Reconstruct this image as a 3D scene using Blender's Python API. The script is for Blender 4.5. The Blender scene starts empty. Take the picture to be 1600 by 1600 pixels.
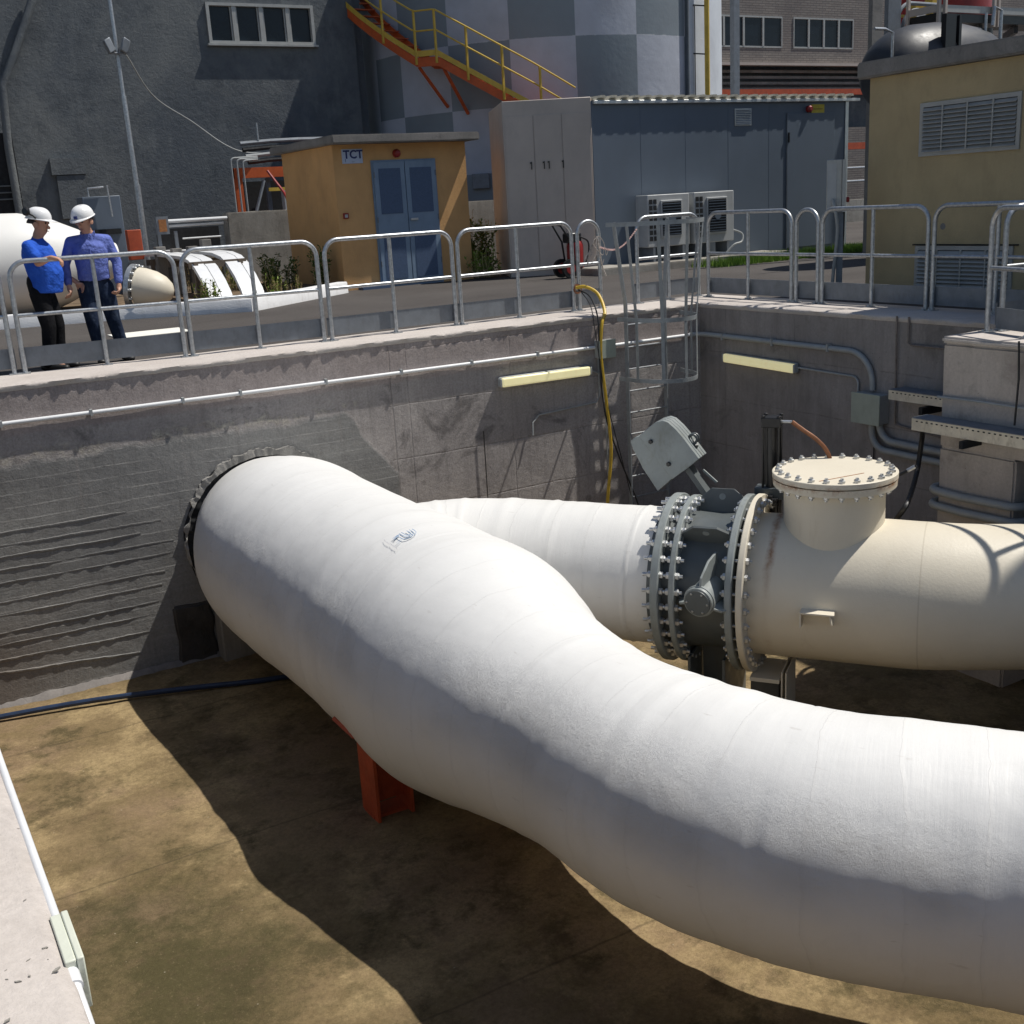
import bpy, bmesh, math, random
from math import sin, cos, pi, radians, sqrt, atan2
from mathutils import Vector, Matrix, noise
random.seed(7)
# ------------------------------------------------------------------ camera, sky, sun, exposure
scene = bpy.context.scene
col = scene.collection
EYE = Vector((0, 0, 1.397))
FPX = 1770.2
_th, _ro, _a = 0.2673, -0.0588, -0.5198
Rz = Matrix.Rotation(_a, 3, 'Z')
FWD = Rz @ Vector((0, cos(_th), -sin(_th)))
U0 = Rz @ Vector((0, sin(_th), cos(_th)))
R0 = Rz @ Vector((1, 0, 0))
RGT = cos(_ro) * R0 + sin(_ro) * U0
UPV = -sin(_ro) * R0 + cos(_ro) * U0
camd = bpy.data.cameras.new('camera'); cam = bpy.data.objects.new('camera', camd); col.objects.link(cam)
cam.matrix_world = Matrix(((RGT.x, UPV.x, -FWD.x, EYE.x), (RGT.y, UPV.y, -FWD.y, EYE.y), (RGT.z, UPV.z, -FWD.z, EYE.z), (0, 0, 0, 1)))
camd.sensor_width = 36; camd.sensor_height = 36; camd.lens = 36 * FPX / 1600
camd.clip_start = 0.05; camd.clip_end = 2000
scene.camera = cam
SUN = Vector((0.53, -0.15, 1.0)).normalized()
w = bpy.data.worlds.new('World'); scene.world = w; w.use_nodes = True
nt = w.node_tree; nt.nodes.clear()
sky = nt.nodes.new('ShaderNodeTexSky'); sky.sky_type = 'NISHITA'; sky.sun_disc = False
sky.sun_elevation = math.asin(SUN.z); sky.sun_rotation = atan2(SUN.x, SUN.y)
sky.air_density = 1.0; sky.dust_density = 0.6
bg = nt.nodes.new('ShaderNodeBackground'); bg.inputs[1].default_value = 0.08
wo = nt.nodes.new('ShaderNodeOutputWorld')
nt.links.new(sky.outputs[0], bg.inputs[0]); nt.links.new(bg.outputs[0], wo.inputs[0])
sl = bpy.data.lights.new('sun', 'SUN'); sl.energy = 4.6; sl.angle = radians(0.53); sl.color = (1.0, 0.955, 0.88)
so = bpy.data.objects.new('sun', sl); col.objects.link(so)
so.rotation_euler = SUN.to_track_quat('Z', 'Y').to_euler()
scene.view_settings.view_transform = 'Standard'; scene.view_settings.look = 'None'
scene.view_settings.gamma = 1; scene.view_settings.exposure = 0.03
scene.render.engine = 'CYCLES'

# ------------------------------------------------------------------ survey helpers: where a sight line meets a known real plane
def ray(px, py): return FWD + RGT * ((px - 800) / FPX) - UPV * ((py - 800) / FPX)
def onz(px, py, z=0.0):
    d = ray(px, py); return EYE + d * ((z - EYE.z) / d.z)
def ony(px, py, y):
    d = ray(px, py); return EYE + d * (y / d.y)
def onx(px, py, x):
    d = ray(px, py); return EYE + d * (x / d.x)
def onp(px, py, p, n):
    d = ray(px, py); return EYE + d * ((Vector(p) - EYE).dot(n) / d.dot(n))

# ------------------------------------------------------------------ materials
class NT:
    def __init__(s, name):
        s.m = bpy.data.materials.new(name); s.m.use_nodes = True
        s.t = s.m.node_tree; s.b = s.t.nodes['Principled BSDF']; s.tc = s.t.nodes.new('ShaderNodeTexCoord').outputs['Object']
    def n(s, typ, ins=None, **kw):
        nd = s.t.nodes.new(typ)
        for k, v in kw.items(): setattr(nd, k, v)
        for k, v in (ins or {}).items():
            if hasattr(v, 'is_output'): s.t.links.new(v, nd.inputs[k])
            else: nd.inputs[k].default_value = v
        return nd
    def math(s, op, a, b=0.0, clamp=False):
        return s.n('ShaderNodeMath', {0: a, 1: b}, operation=op, use_clamp=clamp).outputs[0]
    def vmap(s, sc=(1, 1, 1), loc=(0, 0, 0), v=None):
        return s.n('ShaderNodeMapping', {0: v or s.tc, 'Scale': sc, 'Location': loc}).outputs[0]
    def noise(s, scale=3, detail=6, rough=.6, sc=None, loc=(0, 0, 0), dist=0.0):
        v = s.vmap(sc or (1, 1, 1), loc)
        return s.n('ShaderNodeTexNoise', {'Vector': v, 'Scale': scale, 'Detail': detail, 'Roughness': rough, 'Distortion': dist}).outputs[0]
    def ramp(s, f, a, b, c0=0., c1=1.):
        r = s.n('ShaderNodeMapRange', {0: f, 1: a, 2: b, 3: c0, 4: c1}); r.clamp = True
        return r.outputs[0]
    def mix(s, f, a, b, mode='MIX'):
        nd = s.t.nodes.new('ShaderNodeMix'); nd.data_type = 'RGBA'; nd.blend_type = mode
        for i, v in ((0, f), (6, a), (7, b)):
            if hasattr(v, 'is_output'): s.t.links.new(v, nd.inputs[i])
            else: nd.inputs[i].default_value = v if i == 0 else (*v[:3], 1)
        return nd.outputs[2]
    def sep(s):
        return s.n('ShaderNodeSeparateXYZ', {0: s.tc}).outputs
    def done(s, color, rough=.7, metal=0., bump=None, bd=.01, spec=.5):
        for k, v in (('Base Color', color), ('Roughness', rough), ('Metallic', metal), ('Specular IOR Level', spec)):
            if hasattr(v, 'is_output'): s.t.links.new(v, s.b.inputs[k])
            elif k == 'Base Color': s.b.inputs[k].default_value = (*v[:3], 1)
            else: s.b.inputs[k].default_value = v
        if bump is not None:
            bn = s.n('ShaderNodeBump', {'Height': bump, 'Strength': 1.0, 'Distance': bd})
            s.t.links.new(bn.outputs[0], s.b.inputs['Normal'])
        return s.m
def mul(c, f): return tuple(min(1, x * f) for x in c)
def simple(name, c, rough=.6, metal=0., var=.15, scale=4, bscale=60, bd=.001, dirt=None, dirtamt=.35, spec=.5):
    t = NT(name)
    f = t.noise(scale, 6)
    k = t.mix(t.ramp(f, .3, .7), mul(c, 1 - var), mul(c, 1 + var))
    if dirt:
        g = t.noise(scale * 2.3, 8, .7, sc=(1, 1, .45), loc=(3, 1, 7))
        k = t.mix(t.ramp(g, .52, .72, 0, dirtamt), k, dirt)
    r = t.ramp(t.noise(scale * 3, 4), .3, .7, rough * .85, min(1, rough * 1.15))
    return t.done(k, r, metal, t.noise(bscale, 4), bd, spec)
def concrete(name, c1, c2, dark, streak=.4, stain=.4, form=None, bd=.006, cmul=1.0, zjoint=0.6):
    t = NT(name)
    big = t.noise(.9, 8, .62, dist=.4)
    k = t.mix(t.ramp(big, .35, .65), c1, c2)
    st = t.noise(2.6, 8, .72, sc=(1.6, 1.6, .3))
    k = t.mix(t.ramp(st, .45, .75, 0, streak), k, dark)
    st2 = t.noise(3, 8, .7, sc=(2.6, 2.6, .3), loc=(9, 4, 1))
    k = t.mix(t.ramp(st2, .55, .75, 0, streak * .7), k, mul(c2, 1.3))
    bl = t.noise(1.7, 9, .72, loc=(5, 2, 8), dist=.8)
    k = t.mix(t.ramp(bl, .55, .68, 0, stain), k, mul(dark, .7))
    fine = t.noise(38, 6, .75)
    k = t.mix(t.ramp(fine, .35, .7, .0, .35), k, mul(c1, .6))
    holes = t.n('ShaderNodeTexVoronoi', {'Vector': t.tc, 'Scale': 9.0}).outputs[0]
    hm = t.ramp(holes, .03, .05, 1, 0)
    k = t.mix(t.math('MULTIPLY', hm, .6), k, mul(dark, .4))
    h = t.math('ADD', t.math('MULTIPLY', t.noise(14, 8, .7), .7), t.math('MULTIPLY', t.noise(90, 4, .6), .25))
    if form:
        x, y, z = t.sep()
        hor = t.math('ADD', x, y)
        wob = t.math('MULTIPLY', t.noise(2.0, 3), .03)
        def joint(v, period, wd):
            q = t.math('FRACT', t.math('DIVIDE', t.math('ADD', v, wob), period))
            q = t.math('ABSOLUTE', t.math('SUBTRACT', q, .5))
            return t.ramp(q, .5 - wd / period, .5, 0, 1)
        j = t.math('MAXIMUM', joint(z, zjoint, .012), joint(hor, form, .012))
        brk = t.ramp(t.noise(6, 4, loc=(1, 1, 1)), .4, .6, .15, 1)
        j = t.math('MULTIPLY', j, brk)
        k = t.mix(t.math('MULTIPLY', j, .35), k, mul(dark, .5))
        h = t.math('SUBTRACT', h, t.math('MULTIPLY', j, .4))
    return t.done(k, .88, 0, h, bd, .25)
M = {}
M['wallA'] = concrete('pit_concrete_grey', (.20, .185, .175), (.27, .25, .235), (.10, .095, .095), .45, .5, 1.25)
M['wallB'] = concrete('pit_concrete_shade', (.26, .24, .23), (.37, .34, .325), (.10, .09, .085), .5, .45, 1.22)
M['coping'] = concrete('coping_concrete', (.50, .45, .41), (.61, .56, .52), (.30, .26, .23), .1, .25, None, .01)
M['column'] = concrete('column_concrete', (.42, .37, .33), (.56, .50, .45), (.22, .19, .17), .45, .4, None, .006)
M['oldconc'] = concrete('weathered_concrete', (.27, .25, .22), (.40, .38, .34), (.10, .09, .08), .4, .5, None)
M['slab'] = concrete('roof_slab_concrete', (.20, .19, .175), (.30, .28, .26), (.08, .08, .08), .3, .5, None)
def wall_a_mat():                      # grey cast wall: lighter band on top, repaired grey patch on the left with a ragged mortar seam
    t = NT('pit_wall_patched_concrete')
    x, y, z = t.sep()
    wob = t.math('MULTIPLY', t.math('SUBTRACT', t.noise(1.4, 8, .7), .5), .35)
    wob2 = t.math('MULTIPLY', t.math('SUBTRACT', t.noise(9, 8, .75), .5), .10)
    big = t.noise(.8, 8, .62, dist=.5)
    old = t.mix(t.ramp(big, .35, .65), (.33, .305, .295), (.47, .435, .415))
    blk = t.noise(1.3, 9, .7, loc=(5, 2, 8), dist=1.2)
    old = t.mix(t.ramp(blk, .56, .66, 0, .6), old, (.085, .08, .08))
    new = t.mix(t.ramp(t.noise(1.1, 8, .65, sc=(.5, 1, 2.5)), .3, .7), (.19, .192, .19), (.31, .305, .292))
    # patched area: x < 5.17 below a wavy line
    zt = t.math('ADD', z, t.math('ADD', wob, wob2))
    below = t.ramp(zt, -.80, -.74, 1, 0)
    diag = t.math('ADD', zt, t.ramp(x, 4.6, 5.17, 0, .75))
    left = t.math('MULTIPLY', t.ramp(x, 5.165, 5.185, 1, 0), t.ramp(diag, -.8, -.74, 1, 0))
    bz = t.math('FRACT', t.math('DIVIDE', t.math('ADD', z, t.math('MULTIPLY', t.noise(1.1, 5, .6, sc=(1, 1, 3)), .05)), .128))
    brd = t.math('MULTIPLY', t.ramp(bz, .0, .12, 1, 0), t.ramp(t.noise(1.4, 6, .7, sc=(1, 1, 3), loc=(2, 2, 2)), .42, .6))
    new = t.mix(t.math('MULTIPLY', brd, .5), new, (.34, .33, .31))
    new = t.mix(t.ramp(t.noise(1.2, 9, .7, sc=(.35, 1, 4), loc=(6, 6, 6)), .5, .68, 0, .6), new, (.33, .33, .315))
    k = t.mix(left, old, new)
    seam = t.ramp(t.math('ABSOLUTE', t.math('ADD', zt, .70)), .0, .08, 1, 0)
    seam = t.math('MULTIPLY', seam, t.ramp(t.noise(6, 9, .8), .48, .6, 0, 1))
    seam = t.math('MULTIPLY', seam, t.ramp(x, 4.7, 5.0, 1, 0))
    k = t.mix(t.math('MULTIPLY', seam, 1.0), k, (.62, .58, .50))
    warm = t.ramp(t.math('ADD', z, wob2), -.50, -.47, 0, 1)         # upper cast strip
    up = t.mix(t.ramp(t.noise(1.6, 7, .65, loc=(2, 2, 2)), .35, .68), (.32, .27, .255), (.46, .40, .38))
    k = t.mix(t.math('MULTIPLY', warm, .85), k, up)
    st = t.noise(5, 6, .7, sc=(2.4, 1, .16))
    k = t.mix(t.ramp(st, .5, .74, 0, .35), k, (.11, .10, .10))
    st = t.noise(5, 6, .7, sc=(3.4, 1, .14), loc=(7, 3, 3))
    k = t.mix(t.ramp(st, .56, .74, 0, .3), k, (.42, .37, .34))
    brown = t.math('MULTIPLY', t.ramp(x, 1.6, .8, 0, 1), t.ramp(t.math('ADD', z, wob), -2.1, -2.6, 0, 1))
    k = t.mix(t.math('MULTIPLY', brown, .5), k, (.17, .125, .09))
    fine = t.noise(42, 6, .75)
    k = t.mix(t.ramp(fine, .4, .75, 0, .45), k, (.08, .075, .07))
    wl = t.math('MULTIPLY', t.noise(2.0, 3), .04)
    def joint(v, period, off):
        q = t.math('FRACT', t.math('DIVIDE', t.math('ADD', t.math('ADD', v, wl), off), period))
        q = t.math('ABSOLUTE', t.math('SUBTRACT', q, .5))
        return t.ramp(q, .5 - .012 / period, .5, 0, 1)
    j = t.math('MULTIPLY', t.math('MAXIMUM', joint(z, .62, .11), joint(x, 1.35, .0)), t.ramp(x, 5.1, 5.2, 0.15, 1))
    j = t.math('MULTIPLY', j, t.ramp(t.noise(5, 4, loc=(1, 1, 1)), .35, .6, .2, 1))
    cr = t.ramp(t.math('ABSOLUTE', t.math('SUBTRACT', t.math('ADD', x, t.math('MULTIPLY', wob2, .4)), 5.175)), 0, .014, 1, 0)
    j = t.math('MAXIMUM', j, cr)
    k = t.mix(t.math('MULTIPLY', j, .28), k, (.05, .05, .05))
    h = t.math('ADD', t.math('MULTIPLY', t.noise(12, 9, .75), .8), t.math('MULTIPLY', t.noise(80, 4, .6), .2))
    h = t.math('ADD', h, t.math('MULTIPLY', seam, .5))
    h = t.math('ADD', h, t.math('MULTIPLY', t.math('MULTIPLY', brd, left), .35))
    h = t.math('SUBTRACT', h, t.math('MULTIPLY', j, .4))
    h = t.math('ADD', h, t.math('MULTIPLY', left, .6))
    return t.done(k, .9, 0, h, .012, .2)
M['wallP'] = wall_a_mat()
def floor_mat():
    t = NT('pit_floor_silt')
    k = t.mix(t.ramp(t.noise(.75, 12, .7), .38, .62), (.27, .195, .105), (.185, .135, .065))
    k = t.mix(t.ramp(t.noise(1.1, 13, .74, loc=(4, 7, 1)), .5, .62, 0, .8), k, (.42, .315, .165))
    x, y, z = t.sep()
    dx = t.math('SUBTRACT', x, 1.1); dy = t.math('SUBTRACT', y, 6.3)
    rad = t.math('SQRT', t.math('ADD', t.math('MULTIPLY', dx, dx), t.math('MULTIPLY', t.math('MULTIPLY', dy, dy), .22)))
    rad = t.math('ADD', rad, t.math('MULTIPLY', t.math('SUBTRACT', t.noise(1.3, 13, .74), .5), 2.6))
    k = t.mix(t.ramp(t.noise(.55, 12, .7, loc=(3, 3, 9)), .5, .62, 0, .55), k, (.30, .20, .135))
    k = t.mix(t.ramp(rad, .35, .95, .85, 0), k, (.06, .055, .022))
    k = t.mix(t.ramp(t.noise(1.6, 13, .76, loc=(11.3, 3, 5)), .51, .61, 0, .75), k, (.07, .058, .026))
    k = t.mix(t.ramp(t.noise(3.8, 12, .78, loc=(1, 9, 5)), .5, .68, 0, .5), k, (.15, .10, .06))
    k = t.mix(t.ramp(t.noise(26, 8, .85), .42, .75, 0, .6), k, (.04, .03, .015))
    k = t.mix(t.ramp(t.noise(44, 6, .85, loc=(3, 3, 3)), .56, .72, 0, .5), k, (.36, .28, .16))
    v = t.n('ShaderNodeTexVoronoi', {'Vector': t.tc, 'Scale': 7.0}).outputs[0]
    k = t.mix(t.ramp(v, .03, .045, .5, 0), k, (.45, .4, .3))
    cw_ = t.math('ADD', t.math('MULTIPLY', t.noise(1.2, 8, .7, loc=(8, 2, 2)), .5), x)
    cj = t.ramp(t.math('ABSOLUTE', t.math('SUBTRACT', t.math('FRACT', t.math('DIVIDE', t.math('ADD', y, t.math('MULTIPLY', t.noise(3, 6, .7), .06)), 2.6)), .5)), .494, .5, 0, .5)
    k = t.mix(cj, k, (.05, .04, .025))
    h = t.math('ADD', t.math('MULTIPLY', t.noise(9, 12, .8), .5), t.math('MULTIPLY', t.noise(45, 8, .8), .5))
    return t.done(k, .85, 0, h, .016, .2)
M['floor'] = floor_mat()
def asphalt():
    t = NT('asphalt_grey')
    k = t.mix(t.ramp(t.noise(.35, 9, .65, dist=.5), .35, .65), (.054, .047, .043), (.084, .075, .069))
    k = t.mix(t.ramp(t.noise(1.8, 9, .75, sc=(.4, 1.6, 1)), .5, .7, 0, .4), k, (.05, .045, .043))
    k = t.mix(t.ramp(t.noise(90, 4, .8), .5, .72, 0, .5), k, (.15, .14, .13))
    h = t.noise(110, 5, .8)
    return t.done(k, .85, 0, h, .006, .3)
M['asphalt'] = asphalt()
def pipe_white(name='pipe_white_coating', c=(.745, .74, .72), dirty=.25, roughamt=1.5):
    t = NT(name)
    uv = t.n('ShaderNodeUVMap', {}, uv_map='wrap').outputs[0]
    sp = t.n('ShaderNodeSeparateXYZ', {0: uv}).outputs
    S, A = sp[0], sp[1]                                        # metres along, radians around
    def wn(scs, sca, sc=1., det=6, lo=0.):
        v = t.n('ShaderNodeMapping', {0: uv, 'Scale': (scs, sca, 1), 'Location': (lo, lo * 2, lo)}).outputs[0]
        return t.n('ShaderNodeTexNoise', {'Vector': v, 'Scale': sc, 'Detail': det, 'Roughness': .65}).outputs[0]
    k = t.mix(t.ramp(t.noise(1.1, 9, .65, dist=.4), .35, .7), c, mul(c, .93))
    k = t.mix(t.ramp(t.noise(2.4, 10, .75, loc=(3, 5, 1), dist=1.), .56, .74, 0, dirty), k, (.58, .57, .55))
    k = t.mix(t.ramp(wn(9, .8, 1, 8, 3), .56, .72, 0, dirty * .8), k, (.62, .60, .57))
    k = t.mix(t.ramp(wn(5, 14, 1, 8, 9), .64, .70, 0, .35), k, (.45, .42, .38))
    k = t.mix(t.ramp(t.noise(120, 4, .8), .62, .75, 0, .25), k, (.5, .49, .47))
    lap = t.math('FRACT', t.math('DIVIDE', t.math('ADD', S, t.math('ADD', t.math('MULTIPLY', A, .012), t.math('MULTIPLY', wn(1.5, 1.5, 1, 3, 5), .10))), .37))
    lap = t.ramp(lap, 0, .06, 1, 0)
    k = t.mix(t.math('MULTIPLY', lap, .10), k, (.45, .43, .40))
    x, y, z = t.sep()
    band = t.ramp(t.math('ABSOLUTE', t.math('ADD', z, 1.62)), .10, .34, 1, .0)      # coarser sprayed coat along the lower flank
    rough_zone = t.ramp(t.noise(.9, 4, .5, loc=(2, 8, 3)), .40, .58)
    h = t.math('MULTIPLY', t.noise(30, 8, .75), .08)
    h = t.math('ADD', h, t.math('MULTIPLY', t.math('MULTIPLY', t.noise(17, 12, .84), t.math('MULTIPLY', rough_zone, band)), roughamt))
    h = t.math('ADD', h, t.math('MULTIPLY', wn(34, 1.6, 1, 6, 1), .16))
    h = t.math('ADD', h, t.math('MULTIPLY', lap, .12))
    h = t.math('ADD', h, t.math('MULTIPLY', t.noise(4, 8, .65, loc=(7, 7, 2)), .10))
    return t.done(k, .5, 0, h, .012, .35)
M['pipe'] = pipe_white()
M['pipe2'] = pipe_white('pipe_white_smooth', (.75, .74, .71), .2, .2)
def cream_mat():
    t = NT('cream_paint')
    x, y, z = t.sep()
    k = t.mix(t.ramp(t.noise(1.3, 8, .6), .35, .7), (.70, .64, .52), (.63, .575, .465))
    k = t.mix(t.ramp(t.noise(4, 9, .75, sc=(2, 2, .3)), .58, .76, 0, .35), k, (.45, .37, .25))
    k = t.mix(t.ramp(t.noise(8, 9, .8, loc=(2, 2, 8)), .68, .76, 0, .8), k, (.30, .12, .04))
    ts = t.math('ADD', t.math('MULTIPLY', t.math('SUBTRACT', x, 6.41), .5878), t.math('MULTIPLY', t.math('SUBTRACT', y, 7.01), -.809))
    wv = t.math('MULTIPLY', t.math('SUBTRACT', t.noise(3.5, 8, .75), .5), .13)
    run = t.ramp(t.math('ABSOLUTE', t.math('SUBTRACT', t.math('ADD', ts, wv), t.ramp(z, -2.0, -1.3, .19, .205))), .0, .045, .9, 0)
    run = t.math('MULTIPLY', run, t.math('MULTIPLY', t.ramp(z, -1.85, -1.50, .08, 1), t.ramp(z, -1.2, -1.0, 1, 0)))
    k = t.mix(t.math('MULTIPLY', run, t.ramp(t.noise(7, 8, .8, loc=(4, 4, 4)), .35, .6, .3, 1)), k, (.26, .105, .03))
    edge = t.math('MULTIPLY', t.ramp(t.math('ABSOLUTE', t.math('ADD', z, .93)), .0, .045, 1, 0), t.ramp(t.noise(5, 9, .8, loc=(9, 1, 4)), .46, .58))
    k = t.mix(t.math('MULTIPLY', edge, .9), k, (.30, .125, .04))
    weld = t.ramp(t.math('ABSOLUTE', t.math('SUBTRACT', ts, 1.36)), .0, .008, .45, 0)
    k = t.mix(weld, k, (.36, .31, .23))
    return t.done(k, .5, 0, t.noise(40, 6, .6), .0015, .4)
M['cream'] = cream_mat()
M['rust'] = simple('rust_stain', (.33, .14, .05), .9, 0, .35, 20, 60)
M['galv'] = simple('galvanised_steel', (.46, .48, .50), .42, .75, .25, 25, 90, .0008, (.25, .26, .27), .5)
M['galvdull'] = simple('dull_galvanised_plate', (.20, .22, .245), .6, .35, .15, 6, 90, .0005, (.14, .14, .15), .5)
M['bolt'] = simple('zinc_bolt', (.55, .56, .56), .38, .8, .3, 40, 90)
M['ladder'] = simple('grey_painted_steel', (.30, .325, .34), .5, .3, .15, 10, 60, .0005, (.16, .16, .16), .4)
M['valve'] = simple('valve_grey_paint', (.10, .113, .115), .42, 0, .12, 3, 60, .0008, (.09, .09, .08), .5)
M['valvelight'] = simple('valve_pale_grey_paint', (.26, .285, .28), .42, 0, .12, 5, 60, .0008, (.15, .15, .13), .5)
M['weight'] = simple('counterweight_grey_paint', (.25, .275, .27), .5, 0, .14, 4, 60, .001, (.14, .14, .11), .6)
M['black'] = simple('black_paint', (.012, .012, .013), .35, 0, .3, 8)
M['rubber'] = simple('black_rubber', (.015, .015, .016), .5, 0, .3, 10)
M['bluehose'] = simple('dark_blue_hose', (.015, .03, .07), .4, 0, .3, 10)
M['yellowhose'] = simple('yellow_hose', (.55, .36, .03), .45, 0, .15, 12, dirt=(.2, .13, .02))
M['brownhose'] = simple('brown_hose', (.22, .09, .04), .45, .2, .3, 14)
M['pvc'] = simple('grey_conduit', (.33, .345, .345), .5, 0, .08, 6, dirt=(.2, .2, .19))
M['pvcw'] = simple('white_conduit', (.72, .73, .74), .4, 0, .06, 6)
M['jbox'] = simple('junction_box_grey_green', (.36, .40, .34), .5, 0, .08, 6, dirt=(.25, .27, .22))
M['jboxcream'] = simple('junction_box_cream', (.62, .64, .54), .5, 0, .06, 8)
M['tray'] = simple('cable_tray_cream', (.68, .62, .50), .55, .1, .15, 7, dirt=(.3, .24, .16), dirtamt=.6)
M['lens'] = simple('yellowed_lamp_cover', (.80, .74, .42), .25, 0, .12, 9, 50, .0004, (.5, .44, .2), .4)
M['lens'].node_tree.nodes['Principled BSDF'].inputs['Emission Color'].default_value = (1, .90, .50, 1); M['lens'].node_tree.nodes['Principled BSDF'].inputs['Emission Strength'].default_value = .36
M['red'] = simple('red_oxide_paint', (.44, .075, .025), .55, 0, .2, 5, dirt=(.2, .03, .02))
M['redbright'] = simple('red_gloss', (.28, .02, .018), .4, 0, .15, 6)
M['orange'] = simple('orange_steel', (.55, .10, .02), .55, 0, .15, 5, dirt=(.35, .07, .02))
M['yellow'] = simple('yellow_rail_paint', (.62, .42, .06), .5, 0, .12, 6, dirt=(.4, .25, .06))
M['shedorange'] = simple('ochre_render', (.64, .37, .16), .85, 0, .10, 1.5, 40, .004, (.45, .26, .12), .35, .2)
M['yellowwall'] = simple('tan_render', (.47, .37, .215), .85, 0, .10, 1.2, 40, .004, (.29, .23, .14), .4, .2)
M['bluedoor'] = simple('blue_door_paint', (.20, .275, .37), .45, 0, .08, 3, dirt=(.12, .18, .26))
M['bluegrille'] = simple('dark_blue_mesh', (.07, .11, .19), .6, 0, .15, 40)
M['panelgrey'] = simple('pale_grey_sheet', (.125, .155, .195), .42, .0, .06, .8, 50, .0004, (.10, .125, .15), .25)
M['cabinet'] = simple('beige_grey_sheet', (.50, .43, .375), .4, .0, .08, 1.5, 50, .0006, (.34, .30, .27), .3)
M['lead'] = simple('silver_trim', (.62, .63, .62), .35, .6, .1, 8)
M['roofrib'] = simple('sandwich_roof_sheet', (.50, .47, .38), .6, .1, .25, 9)
M['acbody'] = simple('air_conditioner_white', (.42, .43, .43), .5, 0, .08, 5)
M['dark'] = simple('dark_void', (.012, .013, .015), .8, 0, .3, 5)
M['glass'] = simple('window_glass_dark', (.008, .014, .022), .25, 0, .3, 2, 3, .0002, spec=.35)
M['winframe'] = simple('window_frame_aluminium', (.42, .42, .40), .5, .3, .1, 5)
M['whitekerb'] = simple('white_painted_kerb', (.74, .74, .74), .8, 0, .08, 3, 40, .004, (.45, .43, .4), .45, .2)
M['whiteroad'] = simple('white_plate', (.80, .78, .70), .7, 0, .06, 5)
M['soil'] = simple('dry_soil', (.17, .125, .085), .95, 0, .4, 3, 30, .02, (.08, .065, .04), .6, .1)
M['skin'] = simple('skin', (.50, .27, .18), .55, 0, .08, 12)
M['hair'] = simple('dark_hair', (.035, .025, .02), .6, 0, .3, 60)
M['helmet'] = simple('white_helmet_plastic', (.80, .80, .80), .3, 0, .03, 5)
M['tshirt'] = simple('bright_blue_cotton', (.03, .11, .55), .85, 0, .18, 9, 11, .0308, spec=.1)
M['shirt'] = simple('lilac_blue_cotton', (.13, .17, .46), .85, 0, .18, 9, 11, .045, spec=.1)
M['trousers'] = simple('black_trousers', (.012, .012, .014), .85, 0, .3, 9, 26, .01, spec=.1)
M['jeans'] = simple('dark_blue_jeans', (.018, .028, .055), .85, 0, .35, 7, 26, .01, (.12, .16, .22), .35, .1)
M['leaf'] = simple('weed_leaf', (.20, .28, .06), .7, 0, .45, 5, spec=.2)
M['leafdark'] = simple('dark_weed_leaf', (.085, .13, .035), .7, 0, .4, 5, spec=.2)
M['straw'] = simple('dry_stem', (.42, .34, .18), .8, 0, .3, 5, spec=.1)
M['grass'] = simple('bright_grass', (.17, .28, .04), .7, 0, .35, 4, spec=.2)
M['paintblue'] = simple('faded_blue_ink', (.26, .36, .50), .6, 0, .1, 9)
M['paintgrey'] = simple('faded_grey_ink', (.42, .42, .45), .6, 0, .1, 9)
M['navy'] = simple('navy_paint', (.02, .035, .16), .6, 0, .1, 9)
M['sign'] = simple('sign_white_blue', (.48, .55, .70), .5, 0, .06, 9)
M['signyellow'] = simple('sign_yellow', (.65, .50, .04), .5, 0, .1, 9)
M['seam'] = simple('seam_grey', (.30, .30, .30), .8, 0, .1, 9)
def silo_mat(cx, cy):
    t = NT('silo_checkered_paint')
    x, y, z = t.sep()
    ang = t.math('ARCTAN2', t.math('SUBTRACT', y, cy), t.math('SUBTRACT', x, cx))
    a = t.math('FLOOR', t.math('DIVIDE', t.math('ADD', ang, radians(94.2) + 20 * radians(18.1)), radians(18.1)))
    b = t.math('FLOOR', t.math('DIVIDE', t.math('SUBTRACT', z, 5.33 - 16.0), 1.60))
    p = t.math('MODULO', t.math('ADD', a, b), 2.0)
    pp = t.ramp(p, .4, .6)
    c = t.mix(pp, (.24, .28, .31), (.50, .525, .59))
    lit = t.math('GREATER_THAN', ang, radians(-75.5))               # sunlit right side of the shell put into the colour as paler grey
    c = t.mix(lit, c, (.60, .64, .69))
    c = t.mix(t.ramp(t.noise(.8, 8, .6), .35, .7, 0, .3), c, mul((.2, .2, .22), .8))
    ring = t.ramp(t.math('ABSOLUTE', t.math('SUBTRACT', z, 5.33)), 0, .02, 1, 0)
    c = t.mix(t.math('MULTIPLY', ring, t.ramp(t.noise(3, 5, .7), .5, .6, 0, .8)), c, (.6, .62, .65))
    return t.done(c, .6, 0, t.noise(6, 6, .6), .006, .3)
def render_wall(name, c1, c2, sc=.35):
    t = NT(name)
    k = t.mix(t.ramp(t.noise(sc, 10, .68, dist=.6), .35, .65), c1, c2)
    k = t.mix(t.ramp(t.noise(1.6, 10, .75, loc=(4, 4, 4)), .5, .68, 0, .55), k, mul(c1, .65))
    k = t.mix(t.ramp(t.noise(2.4, 8, .7, sc=(1, 1, .3), loc=(4, 1, 4)), .55, .7, 0, .35), k, mul(c2, 1.35))
    return t.done(k, .9, 0, t.noise(9, 10, .75), .03, .2)
M['greywall'] = render_wall('dark_grey_render', (.095, .11, .128), (.175, .187, .190))
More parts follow.
